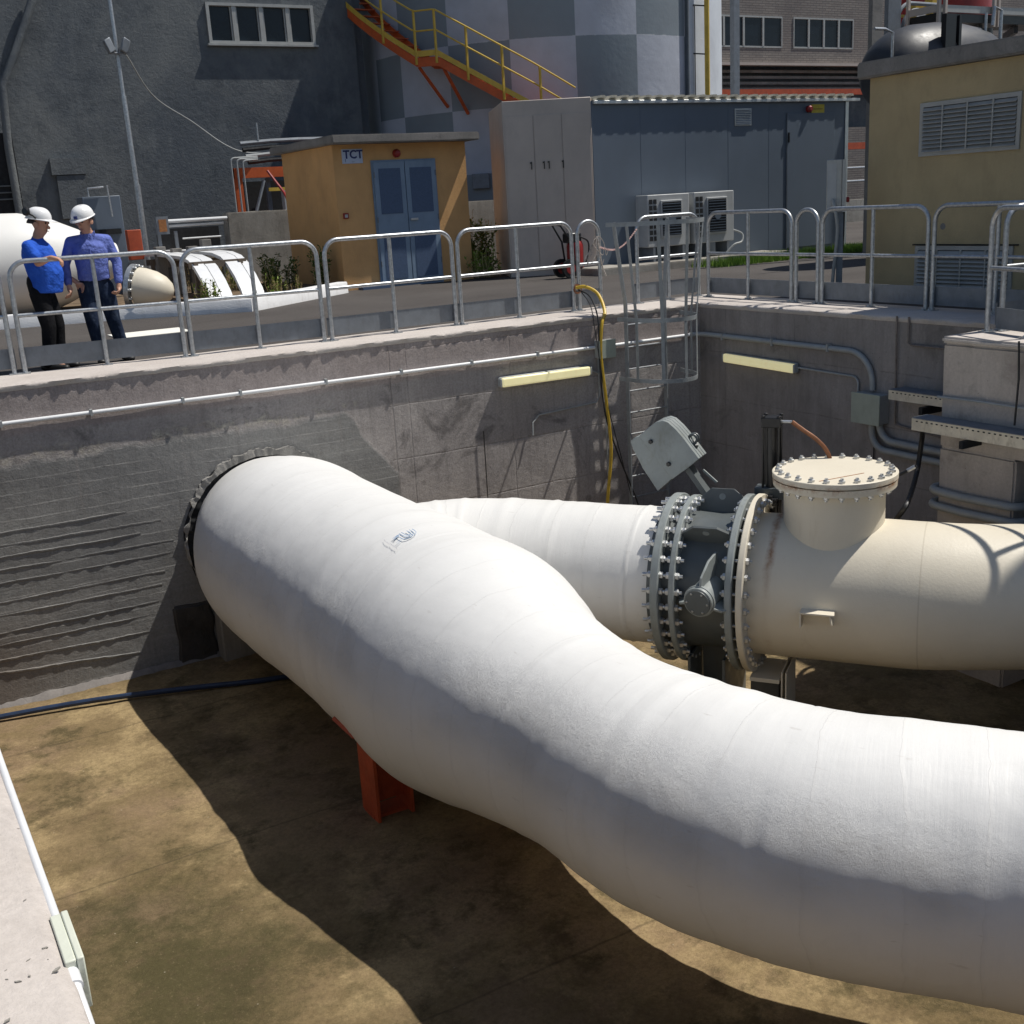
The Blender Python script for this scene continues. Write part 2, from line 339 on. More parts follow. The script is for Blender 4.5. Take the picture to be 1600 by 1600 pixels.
def brick_mat():
    t = NT('grey_brick')
    x, y, z = t.sep()
    v = t.n('ShaderNodeCombineXYZ', {0: t.math('ADD', x, y), 1: z, 2: 0.0}).outputs[0]
    b = t.n('ShaderNodeTexBrick', {'Vector': v, 'Color1': (.29, .26, .235, 1), 'Color2': (.24, .215, .198, 1), 'Mortar': (.17, .155, .145, 1), 'Scale': 1.0, 'Mortar Size': .012, 'Brick Width': .34, 'Row Height': .09})
    k = t.mix(t.ramp(t.noise(.5, 8, .7), .45, .65, 0, .5), b.outputs[0], (.14, .125, .125))
    return t.done(k, .9, 0, b.outputs[1], .01, .2)
M['brick'] = brick_mat()

# ------------------------------------------------------------------ mesh builder
class MB:
    def __init__(s): s.v = []; s.f = []
    def add(s, vs, fs):
        o = len(s.v); s.v += [tuple(p) for p in vs]; s.f += [tuple(i + o for i in f) for f in fs]; return s
    def box(s, a, b):
        x0, y0, z0 = a; x1, y1, z1 = b
        if x0 > x1: x0, x1 = x1, x0
        if y0 > y1: y0, y1 = y1, y0
        if z0 > z1: z0, z1 = z1, z0
        return s.add([(x0, y0, z0), (x1, y0, z0), (x1, y1, z0), (x0, y1, z0), (x0, y0, z1), (x1, y0, z1), (x1, y1, z1), (x0, y1, z1)],
                     [(0, 3, 2, 1), (4, 5, 6, 7), (0, 1, 5, 4), (1, 2, 6, 5), (2, 3, 7, 6), (3, 0, 4, 7)])
    def obox(s, c, ax, ay, az):          # centre and three half-extent vectors
        c = Vector(c); vs = []
        for k in (-1, 1):
            for j, i in ((-1, -1), (-1, 1), (1, 1), (1, -1)): vs.append(c + Vector(ax) * i + Vector(ay) * j + Vector(az) * k)
        fs = [(0, 3, 2, 1), (4, 5, 6, 7), (0, 1, 5, 4), (1, 2, 6, 5), (2, 3, 7, 6), (3, 0, 4, 7)]
        if Vector(ax).cross(Vector(ay)).dot(Vector(az)) < 0: fs = [f[::-1] for f in fs]
        return s.add(vs, fs)
    def bar(s, p, q, w, h, up=(0, 0, 1)):
        p = Vector(p); q = Vector(q); d = (q - p); L = d.length; d.normalize(); up = Vector(up)
        if abs(d.dot(up)) > .98: up = Vector((0, 1, 0))
        sd = d.cross(up).normalized(); u2 = sd.cross(d).normalized()
        return s.obox((p + q) / 2, d * L / 2, sd * w / 2, u2 * h / 2)
    def prism(s, pts, ext):
        n = len(pts); ext = Vector(ext); a = [Vector(p) for p in pts]
        nm = Vector((0, 0, 0))
        for i in range(n): nm += a[i].cross(a[(i + 1) % n])
        flip = nm.dot(ext) < 0
        vs = a + [p + ext for p in a]
        fs = [tuple(range(n))[::-1], tuple(range(n, 2 * n))] + [(i, (i + 1) % n, n + (i + 1) % n, n + i) for i in range(n)]
        if flip: fs = [f[::-1] for f in fs]
        return s.add(vs, fs)
    def tube(s, pts, r, n=10, cap=True, closed=False):
        pts = [Vector(p) for p in pts]; m = len(pts); rs = r if isinstance(r, (list, tuple)) else [r] * m
        T = []
        for i in range(m):
            if closed: d = pts[(i + 1) % m] - pts[i - 1]
            else: d = pts[min(i + 1, m - 1)] - pts[max(i - 1, 0)]
            T.append(d.normalized())
        ref = Vector((0, 0, 1)) if abs(T[0].z) < .9 else Vector((0, 1, 0))
        nrm = (ref - T[0] * ref.dot(T[0])).normalized(); vs = []
        for i in range(m):
            nrm = (nrm - T[i] * nrm.dot(T[i])).normalized(); b = T[i].cross(nrm)
            for k in range(n):
                a = 2 * pi * k / n; vs.append(pts[i] + (nrm * cos(a) + b * sin(a)) * rs[i])
        fs = []
        for i in range(m if closed else m - 1):
            j = (i + 1) % m
            for k in range(n): fs.append((i * n + k, i * n + (k + 1) % n, j * n + (k + 1) % n, j * n + k))
        if cap and not closed: fs += [tuple(range(n))[::-1], tuple((m - 1) * n + k for k in range(n))]
        return s.add(vs, fs)
    def lathe(s, o, axis, prof, n=48, caps=True):   # prof: (t, r) along the axis
        ax = Vector(axis).normalized(); o = Vector(o)
        ref = Vector((0, 0, 1)) if abs(ax.z) < .9 else Vector((1, 0, 0))
        a1 = (ref - ax * ref.dot(ax)).normalized(); a2 = ax.cross(a1); vs = []
        for t, r in prof:
            for k in range(n):
                a = 2 * pi * k / n; vs.append(o + ax * t + (a1 * cos(a) + a2 * sin(a)) * r)
        m = len(prof); fs = []
        for i in range(m - 1):
            for k in range(n): fs.append((i * n + k, i * n + (k + 1) % n, (i + 1) * n + (k + 1) % n, (i + 1) * n + k))
        if caps: fs += [tuple(range(n))[::-1], tuple((m - 1) * n + k for k in range(n))]
        return s.add(vs, fs)
    def cyl(s, p, q, r, n=16):
        p = Vector(p); q = Vector(q); return s.lathe(p, q - p, [(0, r), ((q - p).length, r)], n)
    def build(s, name, m, parent=None, smooth=35, bevel=0, seg=2):
        me = bpy.data.meshes.new(name); me.from_pydata(s.v, [], s.f)
        me.materials.append(M[m] if isinstance(m, str) else m)
        me.update()
        if smooth:
            me.polygons.foreach_set('use_smooth', [True] * len(me.polygons)); me.set_sharp_from_angle(angle=radians(smooth))
        o = bpy.data.objects.new(name, me); col.objects.link(o)
        if parent is not None:
            o.parent = parent; o.matrix_parent_inverse = Matrix.Translation(-parent.location)
        if bevel:
            b = o.modifiers.new('bevel', 'BEVEL'); b.width = bevel; b.segments = seg; b.limit_method = 'ANGLE'; b.angle_limit = radians(40)
            b.harden_normals = False
        return o
def thing(name, label, cat, loc=(0, 0, 0), group=None):
    o = bpy.data.objects.new(name, None); col.objects.link(o); o.location = loc; o.empty_display_size = .2
    return tag(o, label, cat, group)
def tag(o, label=None, cat=None, group=None, kind=None):
    if label: o['label'] = label
    if cat: o['category'] = cat
    if group: o['group'] = group
    if kind: o['kind'] = kind
    return o
def struct(o, label=None, cat=None): return tag(o, label, cat, None, 'structure')
def arc(c, r, a0, a1, u, v, n=8):
    c = Vector(c); u = Vector(u); v = Vector(v)
    return [c + (u * cos(a0 + (a1 - a0) * i / n) + v * sin(a0 + (a1 - a0) * i / n)) * r for i in range(n + 1)]
def spline(C, n=8):
    C = [Vector(c) for c in C]; C = [2 * C[0] - C[1]] + C + [2 * C[-1] - C[-2]]; out = []
    for i in range(1, len(C) - 2):
        a, b, c, d = C[i - 1:i + 3]
        for k in range(n):
            t = k / n; out.append(.5 * ((2 * b) + (c - a) * t + (2 * a - 5 * b + 4 * c - d) * t * t + (3 * b - a - 3 * c + d) * t ** 3))
    out.append(C[-2]); return out
def text_mesh(name, body, size, m, parent, origin, right, up, depth=.002, bold=0.0):
    cu = bpy.data.curves.new(name, 'FONT'); cu.body = body; cu.size = size; cu.extrude = depth; cu.offset = bold; cu.resolution_u = 3
    tmp = bpy.data.objects.new('tmp', cu); col.objects.link(tmp); bpy.context.view_layer.update()
    me = bpy.data.meshes.new_from_object(tmp); bpy.data.objects.remove(tmp)
    r = Vector(right).normalized(); u = Vector(up).normalized(); n = r.cross(u); O = Vector(origin)
    for v in me.vertices: c = v.co.copy(); v.co = O + r * c.x + u * c.y + n * c.z
    me.materials.clear(); me.materials.append(M[m]); me.update()
    o = bpy.data.objects.new(name, me); col.objects.link(o)
    if parent is not None: o.parent = parent; o.matrix_parent_inverse = Matrix.Translation(-parent.location)
    return o

YA, XB, XL, YN, ZF = 11.60, 9.62, .145, -3.0, -3.155      # faces of the pit, floor level
# ------------------------------------------------------------------ setting
def grid(fn, nu, nv):
    vs = [fn(i / nu, j / nv) for j in range(nv + 1) for i in range(nu + 1)]
    fs = [(j * (nu + 1) + i, j * (nu + 1) + i + 1, (j + 1) * (nu + 1) + i + 1, (j + 1) * (nu + 1) + i) for j in range(nv) for i in range(nu)]
    return vs, fs
DZ = -.03
g = MB()
for a, b in (((-300, 12.40), (300, 400)), ((-300, -300), (-.9, 12.40)), ((10.40, -300), (300, 12.40)), ((-.9, -300), (10.40, -3.9))):
    g.add([(a[0], a[1], DZ), (b[0], a[1], DZ), (b[0], b[1], DZ), (a[0], b[1], DZ)], [(0, 1, 2, 3)])
struct(g.build('asphalt_road', 'asphalt', smooth=0))
def flo(u, v):
    x = -1 + u * 12; y = -4 + v * 17
    return (x, y, ZF + .02 * noise.noise(Vector((x * 1.1, y * 1.1, 0))) + .008 * noise.noise(Vector((x * 6, y * 6, 2))))
g = MB().add(*grid(flo, 140, 190)); struct(g.build('pit_floor', 'floor'))

# pit walls: solid blocks below the coping, rough faces
def face_wall(name, m, label, p0, p1, n_in, z0, z1, nu, nv, thick=.75, amp=.004, ridges=False):
    p0 = Vector((*p0, 0)); p1 = Vector((*p1, 0)); n = Vector((*n_in, 0))
    def fn(u, v):
        p = p0.lerp(p1, u); z = z0 + (z1 - z0) * v
        q = Vector((p.x, p.y, z)); d = amp * noise.fractal(q * 1.8, 1.0, 2.0, 4)
        return p + n * d + Vector((0, 0, z))
    vs, fs = grid(fn, nu, nv)
    if (Vector(p1 - p0).cross(Vector((0, 0, 1)))).dot(n) < 0: fs = [f[::-1] for f in fs]
    g = MB().add(vs, fs)
    b0 = p0 - n * .03; b1 = p1 - n * .03
    c = (b0 + b1) / 2 - n * (thick / 2 - .02); c.z = (z0 + z1) / 2
    g.obox(c, (b1 - b0) / 2, n * (thick / 2 - .025), Vector((0, 0, (z1 - z0) / 2)))
    o = g.build(name, m); return tag(o, label, 'wall')
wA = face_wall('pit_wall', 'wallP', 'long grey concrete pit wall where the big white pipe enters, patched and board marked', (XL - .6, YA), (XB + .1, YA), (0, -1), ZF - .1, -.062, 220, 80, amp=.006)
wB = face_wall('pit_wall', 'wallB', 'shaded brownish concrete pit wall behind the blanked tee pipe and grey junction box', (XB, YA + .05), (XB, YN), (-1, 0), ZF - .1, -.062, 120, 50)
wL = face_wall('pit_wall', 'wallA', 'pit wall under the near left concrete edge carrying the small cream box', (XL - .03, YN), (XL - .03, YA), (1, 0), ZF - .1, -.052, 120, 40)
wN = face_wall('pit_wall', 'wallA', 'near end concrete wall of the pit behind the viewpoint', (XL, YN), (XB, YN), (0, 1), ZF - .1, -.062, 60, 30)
# board-marked ledges left on the patched wall
rid = MB()
for (xa, xb, za, zb, t) in [(1.42, 2.15, -1.40, -1.41, .008), (1.31, 2.47, -1.53, -1.56, .006), (1.08, 2.25, -1.64, -1.66, .014), (.99, 2.57, -1.77, -1.79, .009), (.5, 2.52, -1.90, -1.92, .018),
                         (.6, 2.44, -2.09, -2.10, .016), (.97, 2.39, -2.22, -2.24, .012), (1.0, 2.33, -2.40, -2.41, .02), (1.04, 2.26, -2.52, -2.54, .013), (.7, 2.22, -2.67, -2.72, .018), (.3, 2.07, -2.80, -2.92, .022)]:
    n = 90; xa = min(xa, .25 + .5 * abs(noise.noise(Vector((za * 7, 1, 1)))))
    prof = []; za = za + (za - zb) * .4
    for i in range(n + 1):
        u = i / n; x = xa + (xb - xa) * u; z = za + (zb - za) * u + .010 * noise.noise(Vector((x * 2.5, za * 9, 0))) + .004 * noise.noise(Vector((x * 16, za * 9, 0))); k = min(1, u * 6, (1 - u) * 6)
        th = t * max(0, .55 + .9 * noise.noise(Vector((x * 1.7, za * 15, 3))) + .5 * noise.noise(Vector((x * 14, za * 15, 3)))) * k + .0005
        prof.append((x, z, th))
    vs = []; fs = []
    for i, (x, z, th) in enumerate(prof): th *= .55; vs += [(x, YA + .02, z + .012), (x, YA - th - .002, z + .004), (x, YA - th - .002, z - .008), (x, YA - th * .2, z - .022), (x, YA + .02, z - .05)]
    for i in range(n):
        a = i * 5; b = a + 5
        for k in range(4): fs.append((a + k, a + k + 1, b + k + 1, b + k))
    rid.add(vs, fs)
rid.build('board_marks', 'wallP', wA, smooth=30)
# ragged concrete fillet along wall foot
ft = MB(); n = 160; vs = []; fs = []
for i in range(n + 1):
    x = .1 + 9.4 * i / n; a = .03 + .045 * abs(noise.noise(Vector((x * 3, 0, 0)))) + .02 * noise.noise(Vector((x * 11, 0, 4)))
    vs += [(x, YA + .02, ZF + a * 1.1 + .02), (x, YA - a * .5, ZF + a * .9), (x, YA - a - .02, ZF + .0 - .02)]
for i in range(n):
    a = i * 3; fs += [(a, a + 1, a + 4, a + 3), (a + 1, a + 2, a + 5, a + 4)]
ft.add(vs, fs); ft.build('wall_foot_fillet', 'wallA', wA)

def coping(name, label, e0, e1, n_in, width, z0=-.062, z1=0.0, nseg=300, rag=.022, parent_m='coping'):
    e0 = Vector((*e0, 0)); e1 = Vector((*e1, 0)); n = Vector((*n_in, 0)); vs = []; fs = []
    for i in range(nseg + 1):
        p = e0.lerp(e1, i / nseg); s = p.dot((e1 - e0).normalized())
        r = rag * (noise.noise(Vector((s * 3.1, 0, 1))) + .6 * noise.noise(Vector((s * 12, 3, 1))) + .35 * noise.noise(Vector((s * 34, 3, 9))))
        r2 = rag * .8 * (noise.noise(Vector((s * 9, 5, 1))) + .6 * noise.noise(Vector((s * 25, 7, 1))))
        zz = .006 * noise.noise(Vector((s * 2, 8, 8)))
        q = [p - n * width + Vector((0, 0, z1 + zz)), p - n * width * .45 + Vector((0, 0, z1 + zz + .003)), p - n * (.018 - min(0, r * .6)) + Vector((0, 0, z1 + zz)), p + n * (.012 + r) + Vector((0, 0, z1 - .014)),
             p + n * (.016 + r2) + Vector((0, 0, (z0 + z1) / 2)), p + n * (.006 + r2 * .5) + Vector((0, 0, z0 + .004 * r / rag)), p - n * .04 + Vector((0, 0, z0 - .012)), p - n * width + Vector((0, 0, z0 - .01))]
        vs += q
    for i in range(nseg):
        a = i * 8; b = a + 8
        for k in range(7): fs.append((a + k, a + k + 1, b + k + 1, b + k))
    if (e1 - e0).cross(Vector((0, 0, 1))).dot(n) < 0: pass
    else: fs = [f[::-1] for f in fs]
    o = MB().add(vs, fs).build(name, parent_m, smooth=50); return struct(o)
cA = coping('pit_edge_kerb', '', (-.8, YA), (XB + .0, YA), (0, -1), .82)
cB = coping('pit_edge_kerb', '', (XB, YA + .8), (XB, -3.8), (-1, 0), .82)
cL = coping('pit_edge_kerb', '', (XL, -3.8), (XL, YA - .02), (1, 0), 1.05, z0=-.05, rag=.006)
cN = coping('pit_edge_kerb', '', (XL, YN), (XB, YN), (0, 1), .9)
# chipped debris on near coping
db = MB()
for i in range(150):
    x = XL - random.random() ** 1.0 * .55 - .01; y = 1.2 + random.random() * 2.2; s = random.uniform(.0006, .0026) if i % 9 else .004
    db.obox((x, y, .004 + s * .4), Vector((s * random.uniform(.6, 2.2), random.uniform(-s, s), 0)), Vector((random.uniform(-s, s), s, 0)), (0, 0, s * .5))
o = db.build('grit', 'oldconc', smooth=0); tag(o, 'fine dark grit scattered on the near concrete edge', 'grit', kind='stuff')

# ------------------------------------------------------------------ big white pipe
PC = [(3.60, 11.75, -1.89, .77), (3.59, 11.28, -1.90, .88), (3.54, 10.70, -1.91, .975), (3.54, 9.93, -1.92, .97), (3.57, 9.13, -1.93, .96), (3.595, 8.32, -1.94, .96), (3.595, 7.58, -1.945, .96), (3.56, 6.86, -1.935, .955), (3.53, 6.15, -1.925, .785), (3.555, 5.37, -1.915, .67), (3.595, 4.64, -1.90, .675), (3.85, 3.83, -1.88, .665), (4.42, 3.06, -1.87, .657), (5.22, 1.93, -1.87, .655), (6.1, .65, -1.87, .655), (7.2, -1.0, -1.87, .655), (8.6, -3.1, -1.87, .655)]
def spl4(C, n):
    C = [tuple(2 * a - b for a, b in zip(C[0], C[1]))] + C + [tuple(2 * a - b for a, b in zip(C[-1], C[-2]))]; out = []
    for i in range(1, len(C) - 2):
        for k in range(n):
            t = k / n; out.append(tuple(.5 * (2 * b + (c - a) * t + (2 * a - 5 * b + 4 * c - d) * t * t + (3 * b - a - 3 * c + d) * t ** 3) for a, b, c, d in zip(*C[i - 1:i + 3])))
    out.append(C[-2]); return out
PL = spl4(PC, 34)
UVS = []
def set_uv(o, W=2 * pi):
    me = o.data; uv = me.uv_layers.new(name='wrap'); 
    for pl in me.polygons:
        us = [UVS[me.loops[li].vertex_index] for li in pl.loop_indices]; mx = max(u[1] for u in us)
        for li, u in zip(pl.loop_indices, us): uv.data[li].uv = (u[0], u[1] + (W if mx - u[1] > 3 else 0))
    return o
def pipe_surface(L, nseg, seams, amp=1.0, seed=0, wrinkle=0):
    pts = [Vector(p[:3]) for p in L]; m = len(pts); cum = [0]
    for i in range(1, m): cum.append(cum[-1] + (pts[i] - pts[i - 1]).length)
    vs = []; fr = []; UVS.clear()
    for i in range(m):
        T = (pts[min(i + 1, m - 1)] - pts[max(i - 1, 0)]).normalized(); side = T.cross(Vector((0, 0, 1))).normalized(); up = side.cross(T)
        fr.append((T, side, up)); s = cum[i]
        for k in range(nseg):
            a = 2 * pi * k / nseg; n = side * cos(a) + up * sin(a)
            r = L[i][3]
            q = pts[i] + n * r
            d = .012 * noise.noise(q * 1.3 + Vector((seed, 0, 0))) + .003 * noise.noise(q * 4.5) + .0016 * noise.noise(q * 14)
            for (s0, wd, hgt, ph) in seams:
                e = (s - s0 - .04 * sin(a + ph)) / wd
                d += hgt * math.exp(-e * e) if hgt > 0 else hgt * math.exp(-e * e * 3)
            if wrinkle:
                d += wrinkle * max(0, noise.noise(Vector((s * 7, a * .8, seed + 5)))) * .012
            vs.append(q + n * d * amp); UVS.append((s, a if a < pi * 1.5 else a - 2 * pi))
    fs = [(i * nseg + k, (i + 1) * nseg + k, (i + 1) * nseg + (k + 1) % nseg, i * nseg + (k + 1) % nseg) for i in range(m - 1) for k in range(nseg)]
    return vs, fs, cum
_P = [Vector(q[:3]) for q in PL]; _c = [0]
for q0, q1 in zip(_P, _P[1:]): _c.append(_c[-1] + (q1 - q0).length)
def s_at(px):
    for q, s_ in zip(_P, _c):
        d = q - EYE
        if 800 + FPX * d.dot(RGT) / d.dot(FWD) > px: return s_
    return 0
seams_old = [(.55, .05, .012, 0), (1.75, .03, -.006, 1), (2.55, .25, .012, 2), (3.45, .035, -.006, .5), (4.3, .22, .016, 0), (5.1, .06, .008, 1), (6.1, .05, .012, 2), (6.55, .018, -.012, .5), (7.35, .015, -.008, 0), (7.45, .10, .008, .3), (8.7, .04, .01, 1), (10, .05, .01, 2)]
seams = [(s_at(395), .03, .010, 0), (s_at(520), .012, -.008, .5), (s_at(640), .10, .012, 1), (s_at(705), .014, -.008, 1), (s_at(790), .12, .010, 2), (s_at(905), .02, .008, .4), (s_at(1035), .012, -.016, .5), (s_at(1055), .05, .008, .5), (s_at(1130), .10, .008, 0), (s_at(1235), .014, -.009, .3), (s_at(1400), .10, .004, 1), (s_at(1560), .014, -.004, 1)]
vs, fs, cum = pipe_surface(PL, 160, seams, .8, 0, .5)
bigpipe = thing('coated_pipe', 'huge white coated pipe coming out of the board marked wall and crossing the pit', 'pipe', (3.6, 9, ZF))
set_uv(MB().add(vs, fs).build('pipe_shell', 'pipe', bigpipe, smooth=60))
# printed mark on the pipe
def on_pipe(px, py, lift=.003):
    d = ray(px, py).normalized(); best = None
    for i, p in enumerate(PL[:420]):
        c = Vector(p[:3]) - EYE; t = c.dot(d); D = (c - d * t).length
        if D < p[3]:
            tt = t - sqrt(p[3] ** 2 - D * D) * 1.0
            if best is None or D / p[3] < best[0]: best = (D / p[3], tt, i)
    q = EYE + d * best[1]; return q
def snap(q, lift):
    i = min(range(len(PL)), key=lambda k: (Vector(PL[k][:3]) - q).length)
    c = Vector(PL[i][:3]); T = (Vector(PL[min(i + 1, len(PL) - 1)][:3]) - Vector(PL[max(i - 1, 0)][:3])).normalized()
    v = q - c; v -= T * v.dot(T); ax = q - v; return ax + v.normalized() * (PL[i][3] + lift)
def mark_pt(px, py, lift=.018):
    # two refinement steps onto the local cylinder
    q = on_pipe(px, py); d = ray(px, py).normalized()
    for _ in range(12):
        s = snap(q, lift); t = (s - EYE).dot(d); q = EYE + d * t
    return s
mk = MB()
def stroke(pts, wpx):
    P = [Vector((x, y)) for x, y in pts]
    L = []
    for i, p in enumerate(P):
        t = (P[min(i + 1, len(P) - 1)] - P[max(i - 1, 0)]).normalized(); n = Vector((-t.y, t.x)) * wpx / 2
        L += [mark_pt(p.x + n.x, p.y + n.y), mark_pt(p.x - n.x, p.y - n.y)]
    mk.add(L, [(2 * i, 2 * i + 1, 2 * i + 3, 2 * i + 2) for i in range(len(P) - 1)])
for pts_ in ([(647, 842), (651, 844.3), (654, 847), (652.5, 850), (648, 852.6), (641, 855), (635, 855.4), (630, 853), (624.5, 849.6)],
             [(643, 843), (647.5, 845.4), (650.4, 848), (648.6, 850), (644, 851.6), (638.5, 852.4), (634, 850.4), (628, 847)],
             [(639, 844), (643.6, 846.4), (646.4, 848.6), (643.5, 850.2), (639, 850), (634, 847.4), (631, 845.6)]):
    stroke(pts_, .95)
for k in range(3): stroke([(618.2 + k * 1.5, 853.4 + k * .95), (624, 850.2 + k * .9), (630 - k * 1.2, 848.2 + k * .8)], .6)
stroke([(624.5, 860), (628, 857.6), (631, 855.6)], .5); stroke([(627, 861.4), (630, 859), (633, 857)], .5)
mk.build('printed_emblem', 'paintblue', bigpipe, smooth=0)
cu = bpy.data.curves.new('mark', 'FONT'); cu.body = 'Resin Piping'; cu.size = 6.2; cu.resolution_u = 2
tmp = bpy.data.objects.new('tmp', cu); col.objects.link(tmp); bpy.context.view_layer.update(); me = bpy.data.meshes.new_from_object(tmp); bpy.data.objects.remove(tmp)
_r = Vector((23, 13.5)).normalized(); _u = Vector((-.35, -1)).normalized()
for v in me.vertices:
    x, y = v.co.x * .78, v.co.y
    v.co = mark_pt(606 + _r.x * x + _u.x * -y * -1, 857 + _r.y * x + _u.y * y)
me.materials.clear(); me.materials.append(M['paintgrey'])
o = bpy.data.objects.new('printed_name', me); col.objects.link(o); o.parent = bigpipe; o.matrix_parent_inverse = Matrix.Translation(-bigpipe.location)
# ragged mortar round the hole
hr = thing('pipe_opening', 'ragged mortar ring and dark gap round the hole of the big white pipe', 'opening', (3.66, YA, -1.91))
def ring(r0f, r1f, y0, y1, c, n=420):
    vs = []; fs = []
    for k in range(n):
        a = 2 * pi * k / n; i0 = r0f(a); i1 = r1f(a)
        for rr, yy in ((i0, y1), (i0, y0), (i1, y0), (i1 + .01, y1)): vs.append((c[0] + cos(a) * rr, yy - (.022 * noise.noise(Vector((cos(a) * 6, sin(a) * 6, rr * 8))) + .012 * noise.noise(Vector((cos(a) * 21, sin(a) * 21, rr * 20))) if yy == y0 else 0), c[2] + sin(a) * rr))
    for k in range(n):
        j = (k + 1) % n
        for q in range(3): fs.append((k * 4 + q, k * 4 + q + 1, j * 4 + q + 1, j * 4 + q))
    return vs, fs
hc = (3.60, YA, -1.89)
nz = lambda a, f, s: noise.noise(Vector((cos(a) * f, sin(a) * f, s)))
MB().add(*ring(lambda a: .80, lambda a: .885 + .03 * max(0, -cos(a)) + .025 * nz(a, 3, 1), YA - .016, YA + .1, hc)).build('dark_gap', 'dark', hr)
MB().add(*ring(lambda a: .868 + .03 * max(0, -cos(a)) + .015 * nz(a, 6, 4) - .04 * max(0, sin(a)), lambda a: .898 + .02 * max(0, -cos(a)) + .035 * nz(a, 2.5, 7) + .035 * nz(a, 7, 2) + .016 * nz(a, 17, 2) + .008 * nz(a, 41, 5), YA - .040, YA + .1, hc)).build('mortar_ring', concrete('rough_mortar', (.20, .195, .185), (.40, .385, .36), (.07, .07, .07), .3, .6, None, .02), hr, smooth=25)
def rough_box(a, b, n=24, amp=.006):
    bm = bmesh.new(); bmesh.ops.create_cube(bm, size=1)
    for v in bm.verts: v.co = Vector([a[i] + (v.co[i] + .5) * (b[i] - a[i]) for i in range(3)])
    bmesh.ops.bevel(bm, geom=bm.edges[:], offset=.02, segments=2, affect='EDGES')
    bmesh.ops.subdivide_edges(bm, edges=[e for e in bm.edges if e.calc_length() > .3], cuts=n, use_grid_fill=True)
    for v in bm.verts: v.co += Vector((noise.noise(v.co * 5), noise.noise(v.co * 5 + Vector((9, 0, 0))), noise.noise(v.co * 5 + Vector((0, 9, 0))))) * amp
    m = MB(); bm.verts.index_update(); m.v = [tuple(v.co) for v in bm.verts]; m.f = [tuple(v.index for v in f.verts) for f in bm.faces]; bm.free(); return m
def rough_box2(a, b): return rough_box(a, b, 10, .03)
# blocks below the pipe at the wall
b = thing('support_block', 'stained concrete block under the big white pipe against the wall', 'block', (3.1, 11.3, ZF))
MB().box((2.88, 11.36, ZF - .05), (4.45, YA + .02, -2.66)).build('block', 'oldconc', b, bevel=.015)
rough_box2((2.46, 11.565, ZF - .05), (2.87, YA + .05, -2.52)).build('dark_infill', simple('dark_concrete_patch', (.05, .045, .04), .6, 0, .4, 3, 20, .01), b, bevel=.02)  # flush block in a much darker tone than its neighbour
# red saddle stand
st = thing('pipe_stand', 'red oxide painted steel H section stand under the big white pipe', 'stand', (3.0, 7.5, ZF))
MB().box((2.86, 7.34, ZF), (2.885, 7.64, -2.50)).build('flange_plate', 'red', st)
MB().box((3.145, 7.34, ZF), (3.17, 7.64, -2.75)).build('flange_plate', 'red', st)
MB().box((2.886, 7.48, ZF + .1), (3.144, 7.505, -2.70)).build('web_plate', 'red', st)
MB().prism([(2.70, 7.30, -2.37), (2.72, 7.30, -2.35), (3.55, 7.30, -2.90), (3.50, 7.30, -2.92)], (0, .40, 0)).build('saddle_plate', 'red', st)
MB().box((2.855, 7.42, ZF - .02), (3.175, 7.60, ZF + .02)).build('base_plate', 'red', st)

# ------------------------------------------------------------------ second pipe line: white leg, valve, cream tee pipe
U = Vector((cos(radians(-54)), sin(radians(-54)), 0)); NN = Vector((-U.y, U.x, 0)); ZZ = Vector((0, 0, 1))   # NN points away from the viewer
P0 = Vector((6.41, 7.01, -1.90))
def ax(t, n=0, z=0): return P0 + U * t + NN * n + ZZ * z
R2 = .61
e = ax(-1.75)
L2 = spl4([(3.6, 9.35, -1.93, .60), (4.15, 9.40, -1.92, .61), (4.78, 9.12, -1.90, .615), (e.x, e.y, e.z, .615)] + [(*ax(t), .61) for t in (-1.3, -.9, -.62)], 24)
p2 = thing('coated_pipe', 'white coated pipe leg running behind the big pipe to the grey valve', 'pipe', (5, 8.8, ZF))
vs, fs, c2 = pipe_surface(L2, 96, [(.9, .03, .012, 0), (1.15, .03, .01, 0), (1.6, .05, .01, 1), (2.0, .012, .012, 0), (2.15, .012, .008, 0), (2.9, .01, .012, 0)], .8, 4, .4)
set_uv(MB().add(vs, fs).build('pipe_shell', 'pipe2', p2, smooth=60))
def flange(name, t0, t1, r, m, parent, ri=.58):
    return MB().lathe(ax(0), U, [(t0, ri), (t0, r - .008), (t0 + .008, r), (t1 - .008, r), (t1, r - .008), (t1, ri)], 96, caps=False).build(name, m, parent, smooth=30)
def hexnut(mb, c, axis, r=.031, h=.032):
    mb.lathe(c, axis, [(0, r), (h * .8, r), (h, r * .8)], 6)
def dirn(a): return NN * cos(a) + ZZ * sin(a)
valve = thing('check_valve', 'dark grey flanged valve with two rings of bolts between white and cream pipes', 'valve', ax(-.45))
valve.location.z = ZF
tA, tB, tC, tD = -.71, -.565, -.085, -.02
MB().lathe(ax(0), U, [(tA - .1, .615), (tA, .615), (tB + .05, .60), (-.31, .585), (tC - .05, .6), (tC, .62)], 96, caps=False).build('body', 'valve', valve, smooth=30)
flange('coupling_ring', tA - .035, tA + .035, .745, 'valvelight', valve)
flange('coupling_ring', tB - .025, tB + .025, .735, 'valvelight', valve)
flange('body_flange', tC - .03, tC + .028, .765, 'valvelight', valve)
NBOLT = 32
sm = MB()
sm.cyl(ax(tA - .115), ax(tB + .085), .016, 10)
hexnut(sm, ax(tA - .036), -U); hexnut(sm, ax(tA - .066) * 1.0, -U, .018, .02); hexnut(sm, ax(tA + .036), U); hexnut(sm, ax(tB + .026), U); hexnut(sm, ax(tB - .026), -U)
